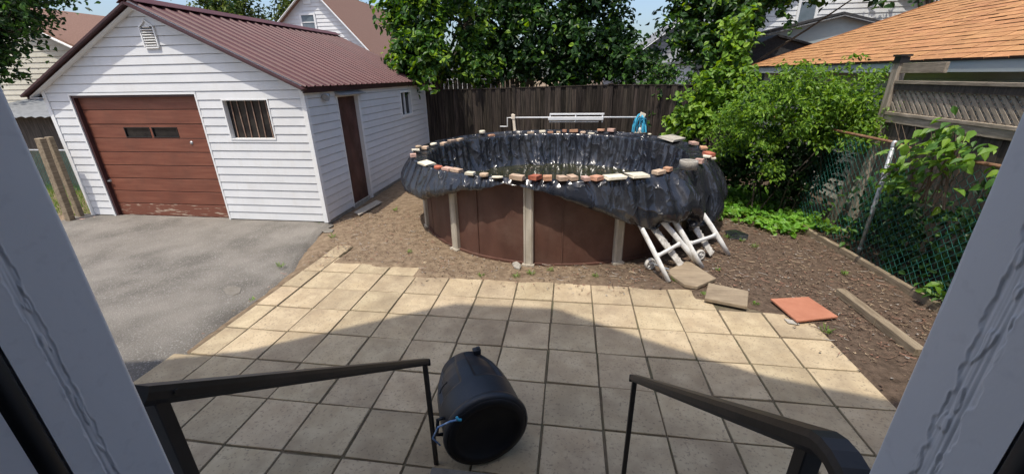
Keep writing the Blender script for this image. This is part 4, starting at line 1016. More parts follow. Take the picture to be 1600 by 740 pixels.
tree('shade_tree', 'dark leafy tree at the far left edge above the neighbour roof', (-19.5, 11.0, 0), (-19.3, 11.0, 3.6), .22,
     [(130, (-16.2, 10.6, 5.2), (2.5, 1.6, 1.5), .35, None), (40, (-13.6, 10.4, 5.0), (1.6, .8, .6), .2, None), (90, (-15.6, 10.2, 4.3), (1.7, .9, 1.0), .3, None), (60, (-16.0, 10.0, 3.3), (1.0, .7, .9), .3, None)], [M['leaf_maple'], M['leaf_dark']], [.4, .6], per=44, size=.14, crad=.4, seed=7, nl=10)

# ------------------------------------------------------------------ shrubs on the right
def shrub():
    e = empty('climbing_shrub', (3.7, 7.6, 0), 'large bright green climbing shrub spilling over the chain-link fence', 'shrub'); B = np.array((3.7, 7.6, 0))
    cent = np.vstack([ell(170, (3.8, 7.7, 1.80), (1.05, .72, .55), .6, 1.15, 21), ell(50, (3.2, 8.2, 1.5), (.7, .6, .65), .5, .7, 22), ell(46, (4.35, 7.2, 1.75), (.55, .5, .42), .5, 1.1, 23), ell(20, (3.9, 7.5, 2.3), (.9, .5, .28), .4, None, 24), ell(7, (3.35, 7.35, 1.05), (.2, .2, .3), .4, .6, 25)])
    sh_ = []; rs = np.random.default_rng(77)
    for k in range(64):                    # arching shoots that break the outline
        p = cent[rs.integers(len(cent))]; d = (p-np.array((3.75, 7.8, 1.4))); d = d/np.linalg.norm(d)+rs.normal(0, .35, 3)+np.array([-.1, -.35, .25]); Ls = rs.uniform(.25, .6)
        for i in range(7): t = i/6; sh_.append(p+d*Ls*t+np.array([0, 0, -.45*Ls*t*t*1.6]))
    shoots = np.array([q for q in sh_ if q[2] > .95])
    rad = np.concatenate([RNG.uniform(.7, 1.3, len(cent))*.19, np.full(len(shoots), .05)]); nsh = len(shoots)
    pos, s, nr = clusters_to_leaves(cent, rad[:len(cent)], 44, .078, .6)
    p2, s2, n2 = clusters_to_leaves(shoots, rad[len(cent):], 6, .075, .8); pos = np.vstack([pos, p2]); s = np.concatenate([s, s2]); nr = np.vstack([nr, n2])
    mi = RNG.choice(3, len(pos), p=[.50, .10, .40])
    c = link('foliage', leaves_mesh('foliage', pos-B, s, nr, [M['leaf_shrub'], M['leaf_dark'], M['leaf_bright']], mi, droop=np.array([0, -.5, -.7]), aspect=.45), e); c['kind'] = 'stuff'
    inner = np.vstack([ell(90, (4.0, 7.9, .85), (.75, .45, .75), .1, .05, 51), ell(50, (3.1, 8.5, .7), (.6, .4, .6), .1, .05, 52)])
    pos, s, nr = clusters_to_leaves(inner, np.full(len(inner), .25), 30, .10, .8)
    c = link('inner_foliage', leaves_mesh('inner_foliage', pos-B, s, nr, [M['leaf_dark']], np.zeros(len(pos), int), aspect=.6), e); c['kind'] = 'stuff'  # all-dark leaf colour paints in the shaded hollow under the shrub
    m = MB(); r = random.Random(9)
    for k in range(12):
        t = Vector(cent[r.randrange(len(cent))])-Vector(B); s0 = Vector((r.uniform(-.5, .6), r.uniform(-.1, .6), 0))
        m.tube([s0, s0.lerp(t, .4)+Vector((r.uniform(-.15, .15), r.uniform(-.1, .1), .25)), s0.lerp(t, .8)+Vector((0, 0, .15)), t], [.014, .011, .007, .003], 5)
    m.build('stems', M['bark'], e)
    e2 = empty('sapling', (2.95, 9.3, 0), 'upright young maple sapling with bright leaves at the right end of the fence', 'sapling'); B = np.array((2.95, 9.3, 0))
    cent = np.vstack([ell(30, (3.05, 9.0, 2.95), (.16, .2, .62), .2, None, 31), ell(52, (2.7, 9.0, 1.9), (.5, .4, .65), .3, None, 32), ell(26, (2.45, 9.1, 1.45), (.4, .35, .45), .3, None, 33), ell(20, (3.1, 8.9, 2.2), (.35, .3, .5), .3, None, 34)])
    rad = RNG.uniform(.7, 1.3, len(cent))*.19
    pos, s, nr = clusters_to_leaves(cent, rad, 26, .125, .6)
    mi = RNG.choice(3, len(pos), p=[.4, .1, .5])
    c = link('foliage', leaves_mesh('foliage', pos-B, s, nr, [M['leaf_shrub'], M['leaf_dark'], M['leaf_bright']], mi, droop=np.array([0, -.2, -.7]), aspect=.75), e2); c['kind'] = 'stuff'
    m = MB(); m.tube([(0, 0, 0), (-.05, -.1, 1.2), (.05, -.25, 2.2), (.12, -.3, 3.35)], [.03, .024, .016, .006], 6)
    r = random.Random(3)
    for k in range(26):
        t = Vector(cent[r.randrange(len(cent))])-Vector(B); s0 = Vector((0, -.15, max(.5, t.z-.5))); m.tube([s0, s0.lerp(t, .5)+Vector((0, 0, .05)), t], [.010, .007, .003], 4)
    m.build('stem', M['twig'], e2)
    # ground cover
    n = 2600; g = RNG
    x = g.uniform(2.45, 4.3, n*3); y = g.uniform(6.4, 9.4, n*3)
    k = (y > 7.15-.35*(x-2.6)+.25*np.sin(x*5)) & (((x-PC.x)**2+(y-PC.y)**2) > 2.75**2)
    x, y = x[k][:n], y[k][:n]; hz = g.uniform(.02, .16, len(x))
    C = np.stack([x, y, hz], 1); nr = g.normal(size=(len(x), 3))*.5+np.array([0, -.3, 1.2]); s = g.uniform(.06, .13, len(x))
    me = leaves_mesh('ground_cover', C, s, nr, [M['leaf_ground'], M['leaf_shrub']], g.choice(2, len(x), p=[.75, .25]), aspect=.7)
    tag(link('ground_cover', me), 'bright low leafy ground cover below the climbing shrub', 'ground cover', kind='stuff')
shrub()

def leaf_shape(L, w):
    m = MB(); m.add([(0, 0, 0), (w*.42, L*.25, .012), (w*.5, L*.45, .014), (w*.3, L*.75, .005), (0, L, -.02), (-w*.3, L*.75, .005), (-w*.5, L*.45, .014), (-w*.42, L*.25, .012), (0, L*.5, -.004)],
                    [(0, 1, 2, 8), (2, 3, 4, 8), (4, 5, 6, 8), (6, 7, 0, 8)]); return m
def vine():
    e = empty('vine', (4.05, 5.1, 1.55), 'broad-leaved vine hanging over the top rail of the chain-link fence', 'vine'); r = random.Random(17)
    mes = [leaf_shape(.125, .07).mesh('leaf', M['leaf_maple'], fix=False), leaf_shape(.14, .075).mesh('leaf', M['leaf_shrub'], fix=False), leaf_shape(.11, .06).mesh('leaf', M['leaf_bright'], fix=False)]
    m = MB()
    for k in range(210):
        q = r.random()
        x = r.gauss(0, .10); y = r.gauss(-.12, .25); z = .20+r.gauss(0, .13)-.30*abs(y+.12)
        if q > .72: z = -.22+r.gauss(0, .14); y = r.gauss(.22, .16); x = -.06+r.gauss(0, .05)
        o = link('leaf', mes[r.choice([0, 0, 1, 1, 2])], e, (x-.05, y, z)); o.rotation_euler = (r.gauss(-.55, .35), r.gauss(0, .35), r.gauss(1.9, .8))
        s = r.uniform(.65, 1.2); o.scale = (s, s, s)
    for k in range(16):
        y = r.gauss(.05, .3); m.tube([(0, y+r.uniform(-.3, .3), -.5), (r.gauss(0, .04), y, -.1), (r.gauss(-.02, .06), y+r.gauss(0, .1), .3)], [.008, .006, .003], 5)
    m.build('stems', M['twig'], e)
    e = empty('low_plant', (4.06, 4.55, 0), 'small broad-leaved plant at the fence foot beside the right door frame', 'plant')
    for k in range(34):
        o = link('leaf', mes[r.choice([0, 1])], e, (r.gauss(.05, .06), r.gauss(0, .14), .12+abs(r.gauss(0, .14)))); o.rotation_euler = (r.gauss(-.3, .4), r.gauss(0, .4), r.uniform(0, 6.28)); s = r.uniform(.6, 1); o.scale = (s, s, s)
    e = empty('low_plant', (4.05, 6.45, 0), 'broad-leaved plant growing through the fence left of the steel post', 'plant')
    for k in range(46):
        o = link('leaf', mes[r.choice([0, 0, 1])], e, (r.gauss(-.05, .10), r.gauss(0, .20), .16+abs(r.gauss(0, .22)))); o.rotation_euler = (r.gauss(-.3, .4), r.gauss(0, .4), r.uniform(0, 6.28)); s = r.uniform(.6, 1); o.scale = (s, s, s)
vine()
def ivy():
    cent = []
    r = random.Random(44)
    for k in range(150):
        y = r.uniform(3.3, 6.75); z = r.uniform(.05, 1.0)*(1 if r.random() < .8 else 1.5)
        if nz(y, z, 1.3, 6) < -.12: continue
        cent.append((4.30+r.gauss(0, .05), y, z))
    cent = np.array(cent); pos, s_, nr = clusters_to_leaves(cent, np.full(len(cent), .16), 16, .085, 1.0, .3)
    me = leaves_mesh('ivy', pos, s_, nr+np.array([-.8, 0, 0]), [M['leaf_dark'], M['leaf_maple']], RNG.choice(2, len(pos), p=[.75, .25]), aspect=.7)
    tag(link('ivy', me), 'dark ivy growing between the chain-link and the wooden fence', 'ivy', kind='stuff')
ivy()

# ------------------------------------------------------------------ chain-link fence
def chainlink():
    e = empty('chain_link_fence', (4.1, 5.86, 0), 'green chain-link fence with grey steel post along the right yard edge', 'fence'); X = 4.1
    loc = Vector((-4.1, -5.86, 0))
    def B(m, n, mt, **k): o = m.build(n, M[mt], e, **k); o.location = loc; return o
    for y in (5.86, 8.3, 3.2):
        m = MB(); m.tube([(X, y, 0), (X, y, 1.58)], .026, 12); m.lathe([(.031, 0), (.031, .05), (.02, .075), (0, .08)], 12, 0, Matrix.Translation((X, y, 1.555))); po = B(m, 'post', 'galv', smooth=True)
        for z in (.15, .75, 1.2): mm = MB(); mm.lathe([(.026, -.012), (.031, -.012), (.031, .012), (.026, .012)], 12, 0, Matrix.Translation((X, y, z))); mm.build('tie', M['galv'], po)
    m = MB(); m.tube([(X, 9.5, 1.60), (X, 7.4, 1.60), (X, 5.9, 1.605), (X+.01, 5.45, 1.56)], .019, 8); B(m, 'top_rail', 'rust')
    m = MB(); m.tube([(X, 5.05, 1.57), (X, 4.3, 1.60), (X, 1.0, 1.61)], .019, 8); B(m, 'top_rail', 'rust')
    # diamond mesh: zig-zag wires
    p = .055; V = []; F = []; w = .0034; k = 0
    y = .8; sgn = 0
    zs = np.arange(.05, 1.57, p)
    while y < 9.6:
        sgn ^= 1
        pts = []
        for j, z in enumerate(zs):
            dy = p/2 if ((j+sgn) % 2) else -p/2
            sag = .02*math.sin(y*2.1)+.015*math.sin(y*5+z*3)
            drop = .10*math.exp(-((y-5.2)/.35)**2)*(z/1.5)
            pts.append((X-.022+sag*.6+(.003 if (j+sgn) % 2 else -.003), y+dy, z-drop))
        for a, b in zip(pts[:-1], pts[1:]):
            a = Vector(a); b = Vector(b); d = (b-a).normalized(); n1 = Vector((1, 0, 0)); n2 = d.cross(n1)
            q = len(V); 
            for P_ in (a, b):
                V += [tuple(P_+n1*w), tuple(P_+n2*w), tuple(P_-n1*w*.7-n2*w*.7)]
            F += [(q, q+1, q+4, q+3), (q+1, q+2, q+5, q+4), (q+2, q, q+3, q+5)]
        y += p
    o = link('wire_mesh', np_mesh('wire_mesh', np.array(V), np.array(F), M['chain']), e, loc); o['kind'] = 'stuff'
chainlink()

# ------------------------------------------------------------------ lattice fence of the neighbour
def lattice():
    X = 4.5; e = empty('lattice_fence', (X, 6.78, 0), 'grey wooden fence with lattice top on the right behind the chain-link', 'fence'); loc = Vector((-X, -6.78, 0))
    def B(m, n, mt, par=None, **k):
        o = m.build(n, M[mt], par or e, **k)
        if not par: o.location = loc
        return o
    m = MB(); m.b2((X-.055, 6.72, 0), (X+.055, 6.84, 2.55)); po = B(m, 'post', 'greywood', bevel=.004)
    m = MB(); m.box((X, 6.78, 2.56), (.14, .15, .025)); m.box((X, 6.78, 2.60), (.115, .125, .06)); m.box((X, 6.78, 2.645), (.145, .155, .025)); B(m, 'post_cap', 'gasket', po)
    m = MB(); m.b2((X-.05, 3.0, 2.285), (X+.05, 6.715, 2.325)); B(m, 'cap_rail', 'greywoodh', bevel=.003)
    m = MB(); m.b2((X-.035, 3.0, 2.20), (X-.012, 6.715, 2.284)); B(m, 'rail', 'darkwood')
    m = MB(); m.b2((X-.06, 3.0, 1.875), (X+.04, 6.715, 1.915)); m.b2((X-.045, 3.0, 1.775), (X-.015, 6.715, 1.874)); B(m, 'rail', 'greywoodh', bevel=.003)
    m = MB(); m.b2((X-.02, 6.0, 2.42), (X+.02, 6.715, 2.545)); B(m, 'rail', 'greywoodh', bevel=.003)
    m0 = MB(); m0.b2((-.005, -.019, 0), (.005, .019, .62)); me = m0.mesh('lattice_slat', M['greywood'])
    y = 2.7
    while y < 7.0:
        # clip slats to the opening by choosing length from the overlap
        for s in (-1, 1):
            z0, z1 = 1.915, 2.283; a0 = y; a1 = y+s*(z1-z0)
            lo = 3.0; hi = 6.715
            t0 = 0; t1 = 1
            for lim, sg in ((lo, 1), (hi, -1)):
                f0 = sg*(a0-lim); f1 = sg*(a1-lim)
                if f0 < 0 and f1 < 0: t1 = -1
                elif f0 < 0: t0 = max(t0, f0/(f0-f1))
                elif f1 < 0: t1 = min(t1, f0/(f0-f1))
            if t1-t0 < .08: continue
            o = link('lattice_slat', me, e, Vector((X+(-.006 if s > 0 else .006), a0+(a1-a0)*t0, z0+(z1-z0)*t0))+loc)
            o.rotation_euler = (-s*math.pi/4, 0, 0); o.scale = (1, 1, (z1-z0)*1.414/.62*(t1-t0))
        y += .095
    r = random.Random(2); m0 = MB(); m0.b2((-.01, -.068, .03), (.01, .068, 1.86)); me = m0.mesh('board', M['darkwood'])
    y = 3.05
    while y < 6.7:
        o = link('board', me, e, Vector((X+r.uniform(-.004, .004), y, 0))+loc); o.rotation_euler = (0, 0, r.uniform(-.02, .02)); y += .142
    m = MB(); m.bar((X-.10, 7.15, .02), (X-.02, 6.88, 1.5), .03, .14, 0, (1, 0, 0)); B(m, 'brace_board', 'greywood')
lattice()

# ------------------------------------------------------------------ neighbour's garage with orange shingles
def neighbour_garage():
    EX, EZ, YF, YN, SL = 4.9, 2.57, 13.2, .6, .457
    RX = EX+3.3; e = empty('neighbour_garage', (EX+.35, YF-.35, 0), 'neighbouring garage with orange shingle hip roof and grey-blue fascia', 'garage'); loc = Vector((-(EX+.35), -(YF-.35), 0))
    def B(m, n, mt, par=None, **k):
        o = m.build(n, M[mt], par or e, **k)
        if not par: o.location = loc
        return o
    m = MB(); m.b2((EX+.38, YN+.3, 0), (2*RX-EX-.38, YF-.38, EZ-.12)); wall = B(m, 'wall', 'creamsiding')
    lap_courses(wall, lambda z: (YN+.3, YF-.36), .1, EZ-.14, .14, lambda a, z, p: (EX+.36-p, a, z), [], M['creamsiding'])
    m = MB(); H = RX-EX
    z1 = EZ+SL*H
    v = [(EX, YN, EZ), (EX, YF, EZ), (2*RX-EX, YF, EZ), (2*RX-EX, YN, EZ), (RX, YN+H, z1), (RX, YF-H, z1)]
    m.add(v, [(0, 1, 5, 4), (1, 2, 5), (2, 3, 4, 5), (3, 0, 4), (3, 2, 1, 0)]); roof = B(m, 'roof', 'shingle', fix=False)
    m = MB(); m.b2((EX-.012, YN, EZ-.145), (EX+.014, YF, EZ-.012)); m.b2((EX-.012, YF-.014, EZ-.146), (2*RX-EX, YF+.012, EZ-.013)); B(m, 'fascia', 'fascia_blue')
    m = MB(); m.b2((EX-.03, YN, EZ-.011), (EX+.05, YF+.03, EZ-.001)); B(m, 'drip_edge', 'gasket')
    m = MB(); m.b2((EX+.016, YN, EZ-.135), (EX+.40, YF-.02, EZ-.12)); B(m, 'soffit', 'creamsiding')
    # shingles on the slope that faces the yard
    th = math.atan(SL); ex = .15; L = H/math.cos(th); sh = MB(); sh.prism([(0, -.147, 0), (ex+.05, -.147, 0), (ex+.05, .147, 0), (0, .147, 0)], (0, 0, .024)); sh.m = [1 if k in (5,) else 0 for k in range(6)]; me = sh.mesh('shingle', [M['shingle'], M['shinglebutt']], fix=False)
    R = Matrix.Rotation(-th, 4, 'Y'); items = []; rr = random.Random(8)
    nrow = int(L/ex)
    for i in range(nrow):
        u = i*ex; x = EX-.02+u*math.cos(th); inset = max(0, x-EX)
        y = YN+inset+.15+(.15 if i % 2 else 0)+rr.uniform(-.02, .02)
        while y < YF-inset-.1:
            z = EZ+.004-.02*SL+u*math.sin(th)
            items.append((x, y, z, rr.uniform(0, .010), rr.uniform(-.006, .006))); y += .302
    vis = sorted(items, key=lambda t: (t[0]**2+t[1]**2+(t[2]-CAMZ)**2) if t[1]*.98 > t[0]*.82 else 1e6)
    near = vis[:300]; far = vis[300:]
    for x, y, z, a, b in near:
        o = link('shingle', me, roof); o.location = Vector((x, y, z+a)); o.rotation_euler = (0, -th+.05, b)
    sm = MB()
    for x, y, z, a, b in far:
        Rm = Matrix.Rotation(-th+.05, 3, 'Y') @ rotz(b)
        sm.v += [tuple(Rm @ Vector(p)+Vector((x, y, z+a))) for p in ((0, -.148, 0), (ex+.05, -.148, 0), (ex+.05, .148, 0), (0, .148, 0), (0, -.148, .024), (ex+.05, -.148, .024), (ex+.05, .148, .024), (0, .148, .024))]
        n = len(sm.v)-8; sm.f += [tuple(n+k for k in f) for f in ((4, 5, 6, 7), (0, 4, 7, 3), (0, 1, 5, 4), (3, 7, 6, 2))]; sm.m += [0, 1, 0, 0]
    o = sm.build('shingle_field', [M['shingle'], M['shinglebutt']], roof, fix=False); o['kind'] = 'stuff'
    m = MB(); a = Vector((EX, YF, EZ+.01)); b = Vector((RX, YF-H, z1+.01)); d = b-a; n = 22
    m.bar(a, b, .20, .02, 0, (0, 0, 1)); B(m, 'hip_cap', 'shingle', roof)
neighbour_garage()

# ------------------------------------------------------------------ houses behind
def house(name, label, profile, Y, depth, wall, roofm, windows=(), lap=.18, over=.25, roof_t=.12):
    """profile: (xl, zl), (xa, za), (xr, zr) of the gable that faces the yard"""
    (xl, zl), (xa, za), (xr, zr) = profile; e = empty(name, (xa, Y, 0), label, 'house'); loc = Vector((-xa, -Y, 0))
    def B(m, n, mt, par=None, **k):
        o = m.build(n, M[mt], par or e, **k)
        if not par: o.location = loc
        return o
    m = MB(); m.prism([(xl, Y+.05, 0), (xr, Y+.05, 0), (xr, Y+.05, zr), (xa, Y+.05, za), (xl, Y+.05, zl)], (0, depth-.1, 0)); w = B(m, 'wall', wall)
    ml = (za-zl)/(xa-xl); mr_ = (za-zr)/(xr-xa)
    def ext(z): return (max(xl, xa-(za-z)/ml), min(xr, xa+(za-z)/mr_))
    m2 = MB(); z = 1.2
    while z < za-.05:
        zt = min(z+lap, za-.02); a0, a1 = ext(z); b0, b1 = ext(zt)
        m2.add([(a0, Y-.022, z), (a1, Y-.022, z), (b1, Y+.0, zt), (b0, Y+.0, zt), (a0, Y+.03, z), (a1, Y+.03, z)], [(0, 1, 2, 3), (4, 5, 1, 0)]); z = zt
    m2.build('siding', M[wall], w, fix=False)
    for (ex, ez, s) in ((xl, zl, -1), (xr, zr, 1)):
        d = Vector((ex-xa, 0, ez-za)); d *= 1+over/d.length; m = MB(); a = Vector((xa, Y-over, za+roof_t))
        m.prism([a, a+d, a+d-Vector((0, 0, roof_t)), a-Vector((0, 0, roof_t))], (0, depth+2*over, 0)); r = B(m, 'roof', roofm)
        m = MB(); m.bar(a-Vector((0, .02, .10)), a+d-Vector((0, .02, .10)), .03, .20, 0, (0, 1, 0)); m.build('rake_board', M['whitetrim'], r)
    for (x0, x1, z0, z1) in windows:
        m = MB(); m.b2((x0, Y-.03, z0), (x1, Y-.02, z1)); wo_ = B(m, 'window', 'glasslight'); t = .09; m = MB()
        m.b2((x0-t, Y-.06, z0-t), (x1+t, Y-.01, z0)); m.b2((x0-t, Y-.06, z1), (x1+t, Y-.01, z1+t)); m.b2((x0-t, Y-.059, z0), (x0, Y-.01, z1)); m.b2((x1, Y-.059, z0), (x1+t, Y-.01, z1)); m.b2((x0, Y-.05, (z0+z1)/2-.02), (x1, Y-.015, (z0+z1)/2+.02)); m.build('window_frame', M['whitetrim'], wo_)
    return e
M['glasslight'] = mat('pale_window_glass', (.10, .13, .15), (.16, .19, .22), 2, 2, .15)
h1 = house('white_house', 'white gabled house with brown roof and a small attic window behind the garage', ((-17.2, 3.45), (-13.05, 6.74), (-9.6, 2.95)), 22, 9, 'siding', 'brownroof', [(-13.85, -13.17, 4.85, 5.5)])
m = MB(); m.b2((-13.6, 21.95, 6.0), (-13.2, 21.98, 6.35)); o = m.build('attic_vent', M['whitetrim'], h1); o.location = Vector((13.05, -22, 0))
h2 = house('white_house', 'large white clapboard house behind the orange shingle roof', ((5.0, 3.0), (10.0, 7.2), (14.6, 3.2)), 19, 10, 'siding', 'greyroof', [(8.55, 9.1, 4.2, 5.6)])
h3 = house('white_house', 'pale house glimpsed through the sky gap between the two maples', ((2.4, 2.6), (6.2, 5.3), (9.6, 2.6)), 26, 8, 'greyroof', 'greyroof')
h4 = house('shed', 'small pale shed glimpsed under the leaves beside the garage', ((-6.4, 2.6), (-5.2, 3.6), (-4.0, 2.6)), 20, 4, 'siding', 'greyroof'); h4['category'] = 'shed'
def porch():
    e = empty('carport', (8, 16.2, 0), 'dark-roofed carport in front of the large white house', 'carport'); loc = Vector((-8, -16.2, 0)); Y = 16.2
    a = yp(1165, 60, Y); b = yp(1318, 22, Y); c = Vector((b.x+2.2, Y, b.z-.55))
    m = MB()
    for p, q in ((a, b), (b, c)): m.prism([p, q, q+Vector((0, 0, .07)), p+Vector((0, 0, .07))], (0, 2.9, 0))
    o = m.build('roof', M['darkroof'], e); o.location = loc
    m = MB(); m.prism([a-Vector((0, -.1, .02)), b-Vector((0, -.1, .02)), c-Vector((0, -.1, .02)), (c.x, Y+.1, 2.95), (a.x, Y+.1, 2.95)], (0, .08, 0)); o = m.build('gable_wall', M['fascia_blue'], e); o.location = loc
    for p, q in ((a, b), (b, c)):
        m = MB(); m.bar(p-Vector((0, .03, .05)), q-Vector((0, .03, .05)), .03, .14, 0, (0, 1, 0)); o = m.build('rake_board', M['greyroof'], e); o.location = loc
    for x in (a.x+.2, c.x-.2): m = MB(); m.b2((x-.07, Y+.1, 0), (x+.07, Y+.24, 2.95)); o = m.build('post', M['darkroof'], e); o.location = loc
    m = MB(); m.b2((a.x, Y+2.5, 0), (c.x, Y+2.6, 2.94)); o = m.build('rear_wall', M['darkroof'], e); o.location = loc
    e = empty('dark_shed', (6.6, 14.6, 0), 'small black-roofed shed below the carport', 'shed'); loc = Vector((-6.6, -14.6, 0)); Y = 14.6
    a = yp(1172, 78, Y); b = yp(1216, 57, Y); c = yp(1300, 80, Y); m = MB()
    for p, q in ((a, b), (b, c)): m.prism([p, q, q+Vector((0, 0, .06)), p+Vector((0, 0, .06))], (0, 1.4, 0))
    o = m.build('roof', M['darkroof'], e); o.location = loc
    m = MB(); m.prism([a+Vector((0, .1, 0)), b+Vector((0, .1, 0)), c+Vector((0, .1, 0)), (c.x, Y+.1, 0), (a.x, Y+.1, 0)], (0, 1.1, 0)); o = m.build('wall', M['darkroof'], e); o.location = loc
porch()

# left edge: neighbour house, lean-to, leaning posts, fence, grass
h5 = house('white_house', 'neighbouring house with brown roof at the far left edge', ((-24.5, 2.9), (-20.0, 5.0), (-15.2, 2.75)), 13.5, 8, 'creamsiding', 'brownroof')
def leftside():
    e = empty('lean_to', (-12.6, 9.5, 0), 'corrugated grey lean-to roof left of the garage', 'lean-to'); loc = Vector((12.6, -9.5, 0))
    V = []; n = 40
    P = np.array([[(-15.0+i*.09, 8.3+t*2.4, 1.75+t*.45+.02*math.sin(i*2.1)) for t in (0, 1)] for i in range(n)])
    o = link('roof_sheet', grid_mesh('roof_sheet', P, M['metalgrey']), e, loc)
    m = MB(); m.b2((-15, 8.6, 0), (-11.6, 10.6, 1.72)); o = m.build('wall', M['darkwood'], e); o.location = loc
    for k, (tx, ty, bx, by, w, lab) in enumerate(((60, 216, 112, 348, .12, 'pale wooden post leaning left of the garage door, nearest the frame'), (74, 214, 128, 342, .10, 'greyer wooden post leaning against the pale one left of the garage'))):
        a = gp(bx, by, 0); t = yp(tx, ty, a.y-.02); m = MB(); m.box((0, 0, t.z/2), (w, w*.8, t.z)); o = m.build('wooden_post', M['timber'], bevel=.006); o.location = a; o.rotation_euler = (0, math.atan2(t.x-a.x, t.z), 0); tag(o, lab, 'post')
    e = empty('side_fence', (-11.5, 8.2, 0), 'low chain-link fence in the grass left of the garage', 'fence'); loc = Vector((11.5, -8.2, 0))
    m = MB(); m.tube([(-13.5, 8.2, 1.0), (-9.4, 8.2, 1.0)], .02, 8); o = m.build('top_rail', M['galv'], e); o.location = loc
    for x in (-12.2, -9.5): m = MB(); m.tube([(x, 8.2, 0), (x, 8.2, 1.05)], .025, 8); o = m.build('post', M['galv'], e); o.location = loc
    m = MB(); x = -13.5; 
    while x < -9.4:
        for s in (-1, 1): m.bar((x, 8.19, .03), (x+s*.95, 8.19, .98), .004, .004)
        x += .075
    o = m.build('wire_mesh', M['chain'], e, fix=False); o.location = loc; o['kind'] = 'stuff'
    n = 5000; g = RNG; C = np.stack([g.uniform(-13.5, -9.3, n), g.uniform(6.5, 9.5, n), np.zeros(n)], 1)
    C = C[(C[:, 0] < -9.45)]; n = len(C); 
    t = np.stack([g.normal(0, .25, n), g.normal(0, .25, n), np.ones(n)], 1); s = g.uniform(.05, .14, n)[:, None]; b = np.stack([g.normal(size=n), g.normal(size=n), np.zeros(n)], 1); b /= np.linalg.norm(b, axis=1, keepdims=True)
    V = np.stack([C-b*.006, C+b*.006, C+t*s+b*.001, C+t*s-b*.001], 1).reshape(-1, 3); F = np.arange(n*4).reshape(-1, 4)
    tag(link('grass', np_mesh('grass', V, F, M['grass'])), 'strip of green grass left of the garage', 'grass', kind='stuff')
    m = MB(); r = random.Random(1)
    for k, (x, y, lab) in enumerate(((128, 343, 'broken reddish brick piece left of the garage door corner'), (143, 340, 'second broken brick piece at the garage corner'))):
        p = gp(x, y, .03); o = stone_mesh(k+60, .2).build('brick_fragment', M['br_pink'], bevel=.05); o.location = (p.x, p.y, 0); o.scale = (.2, .12, .06); o.rotation_euler = (0, 0, .4*k); tag(o, lab, 'brick')
leftside()

# weeds
def weeds():
    spots = [(500, 352), (712, 388), (618, 330), (640, 395), (752, 432), (806, 434), (830, 430), (860, 424), (1122, 423), (1135, 372), (1178, 387), (1160, 378), (1055, 440), (1100, 462), (1180, 476), (1262, 362), (930, 433), (1320, 430), (1346, 413), (1290, 520), (440, 418), (395, 470), (520, 372)]
    WL = ['weed at the near right corner of the garage', 'weed beside the second pool upright from the left', 'weed in front of the grey plank by the side door', 'weed in the bare soil left of the pool, above the pavers', 'leftmost weed along the back edge of the pavers below the pool',
          'weed just left of the front pool upright', 'weed just right of the front pool upright', 'weed at the pool wall right of the front upright', 'grass tuft right of the five-sided slab', 'weed right of the far chair leg',
          'rightmost weed of the pair below the dark slate', 'weed left of the pair below the dark slate', 'weed at the foot of the left chair', 'weed between the two stone slabs', 'weed right of the rectangular stone slab',
          'weed at the far end of the long edging board', 'weed on the paver edge below the right pool upright', 'weed at the far end of the landscape timber', 'weed at the foot of the steel fence post', 'weed between the clay tile and the landscape timber',
          'weed at the asphalt edge by the upper pavers', 'weed at the asphalt edge near the valve cover', 'weed on the soil below the garage corner']
    g = RNG
    for k, (x, y) in enumerate(spots):
        p = gp(x, y, 0); n = 34; h = random.Random(k).uniform(.03, .085)
        a = g.uniform(0, 6.283, n); C = np.stack([np.cos(a)*.03*g.random(n), np.sin(a)*.03*g.random(n), np.zeros(n)], 1)
        t = np.stack([np.cos(a)*.7, np.sin(a)*.7, g.uniform(.5, 1.2, n)], 1); s = g.uniform(.6, 1.3, n)[:, None]*h; b = np.stack([-np.sin(a), np.cos(a), np.zeros(n)], 1)
        V = np.stack([C-b*.003, C+t*s*.6-b*.004, C+t*s+np.array([0, 0, -.01]), C+t*s*.6+b*.004], 1).reshape(-1, 3)
        o = link('weed_tuft', np_mesh('weed_tuft', V, np.arange(n*4).reshape(-1, 4), M['grass']), None, (p.x, p.y, .008))
        tag(o, WL[k], 'weed', 'weed tufts')
weeds()

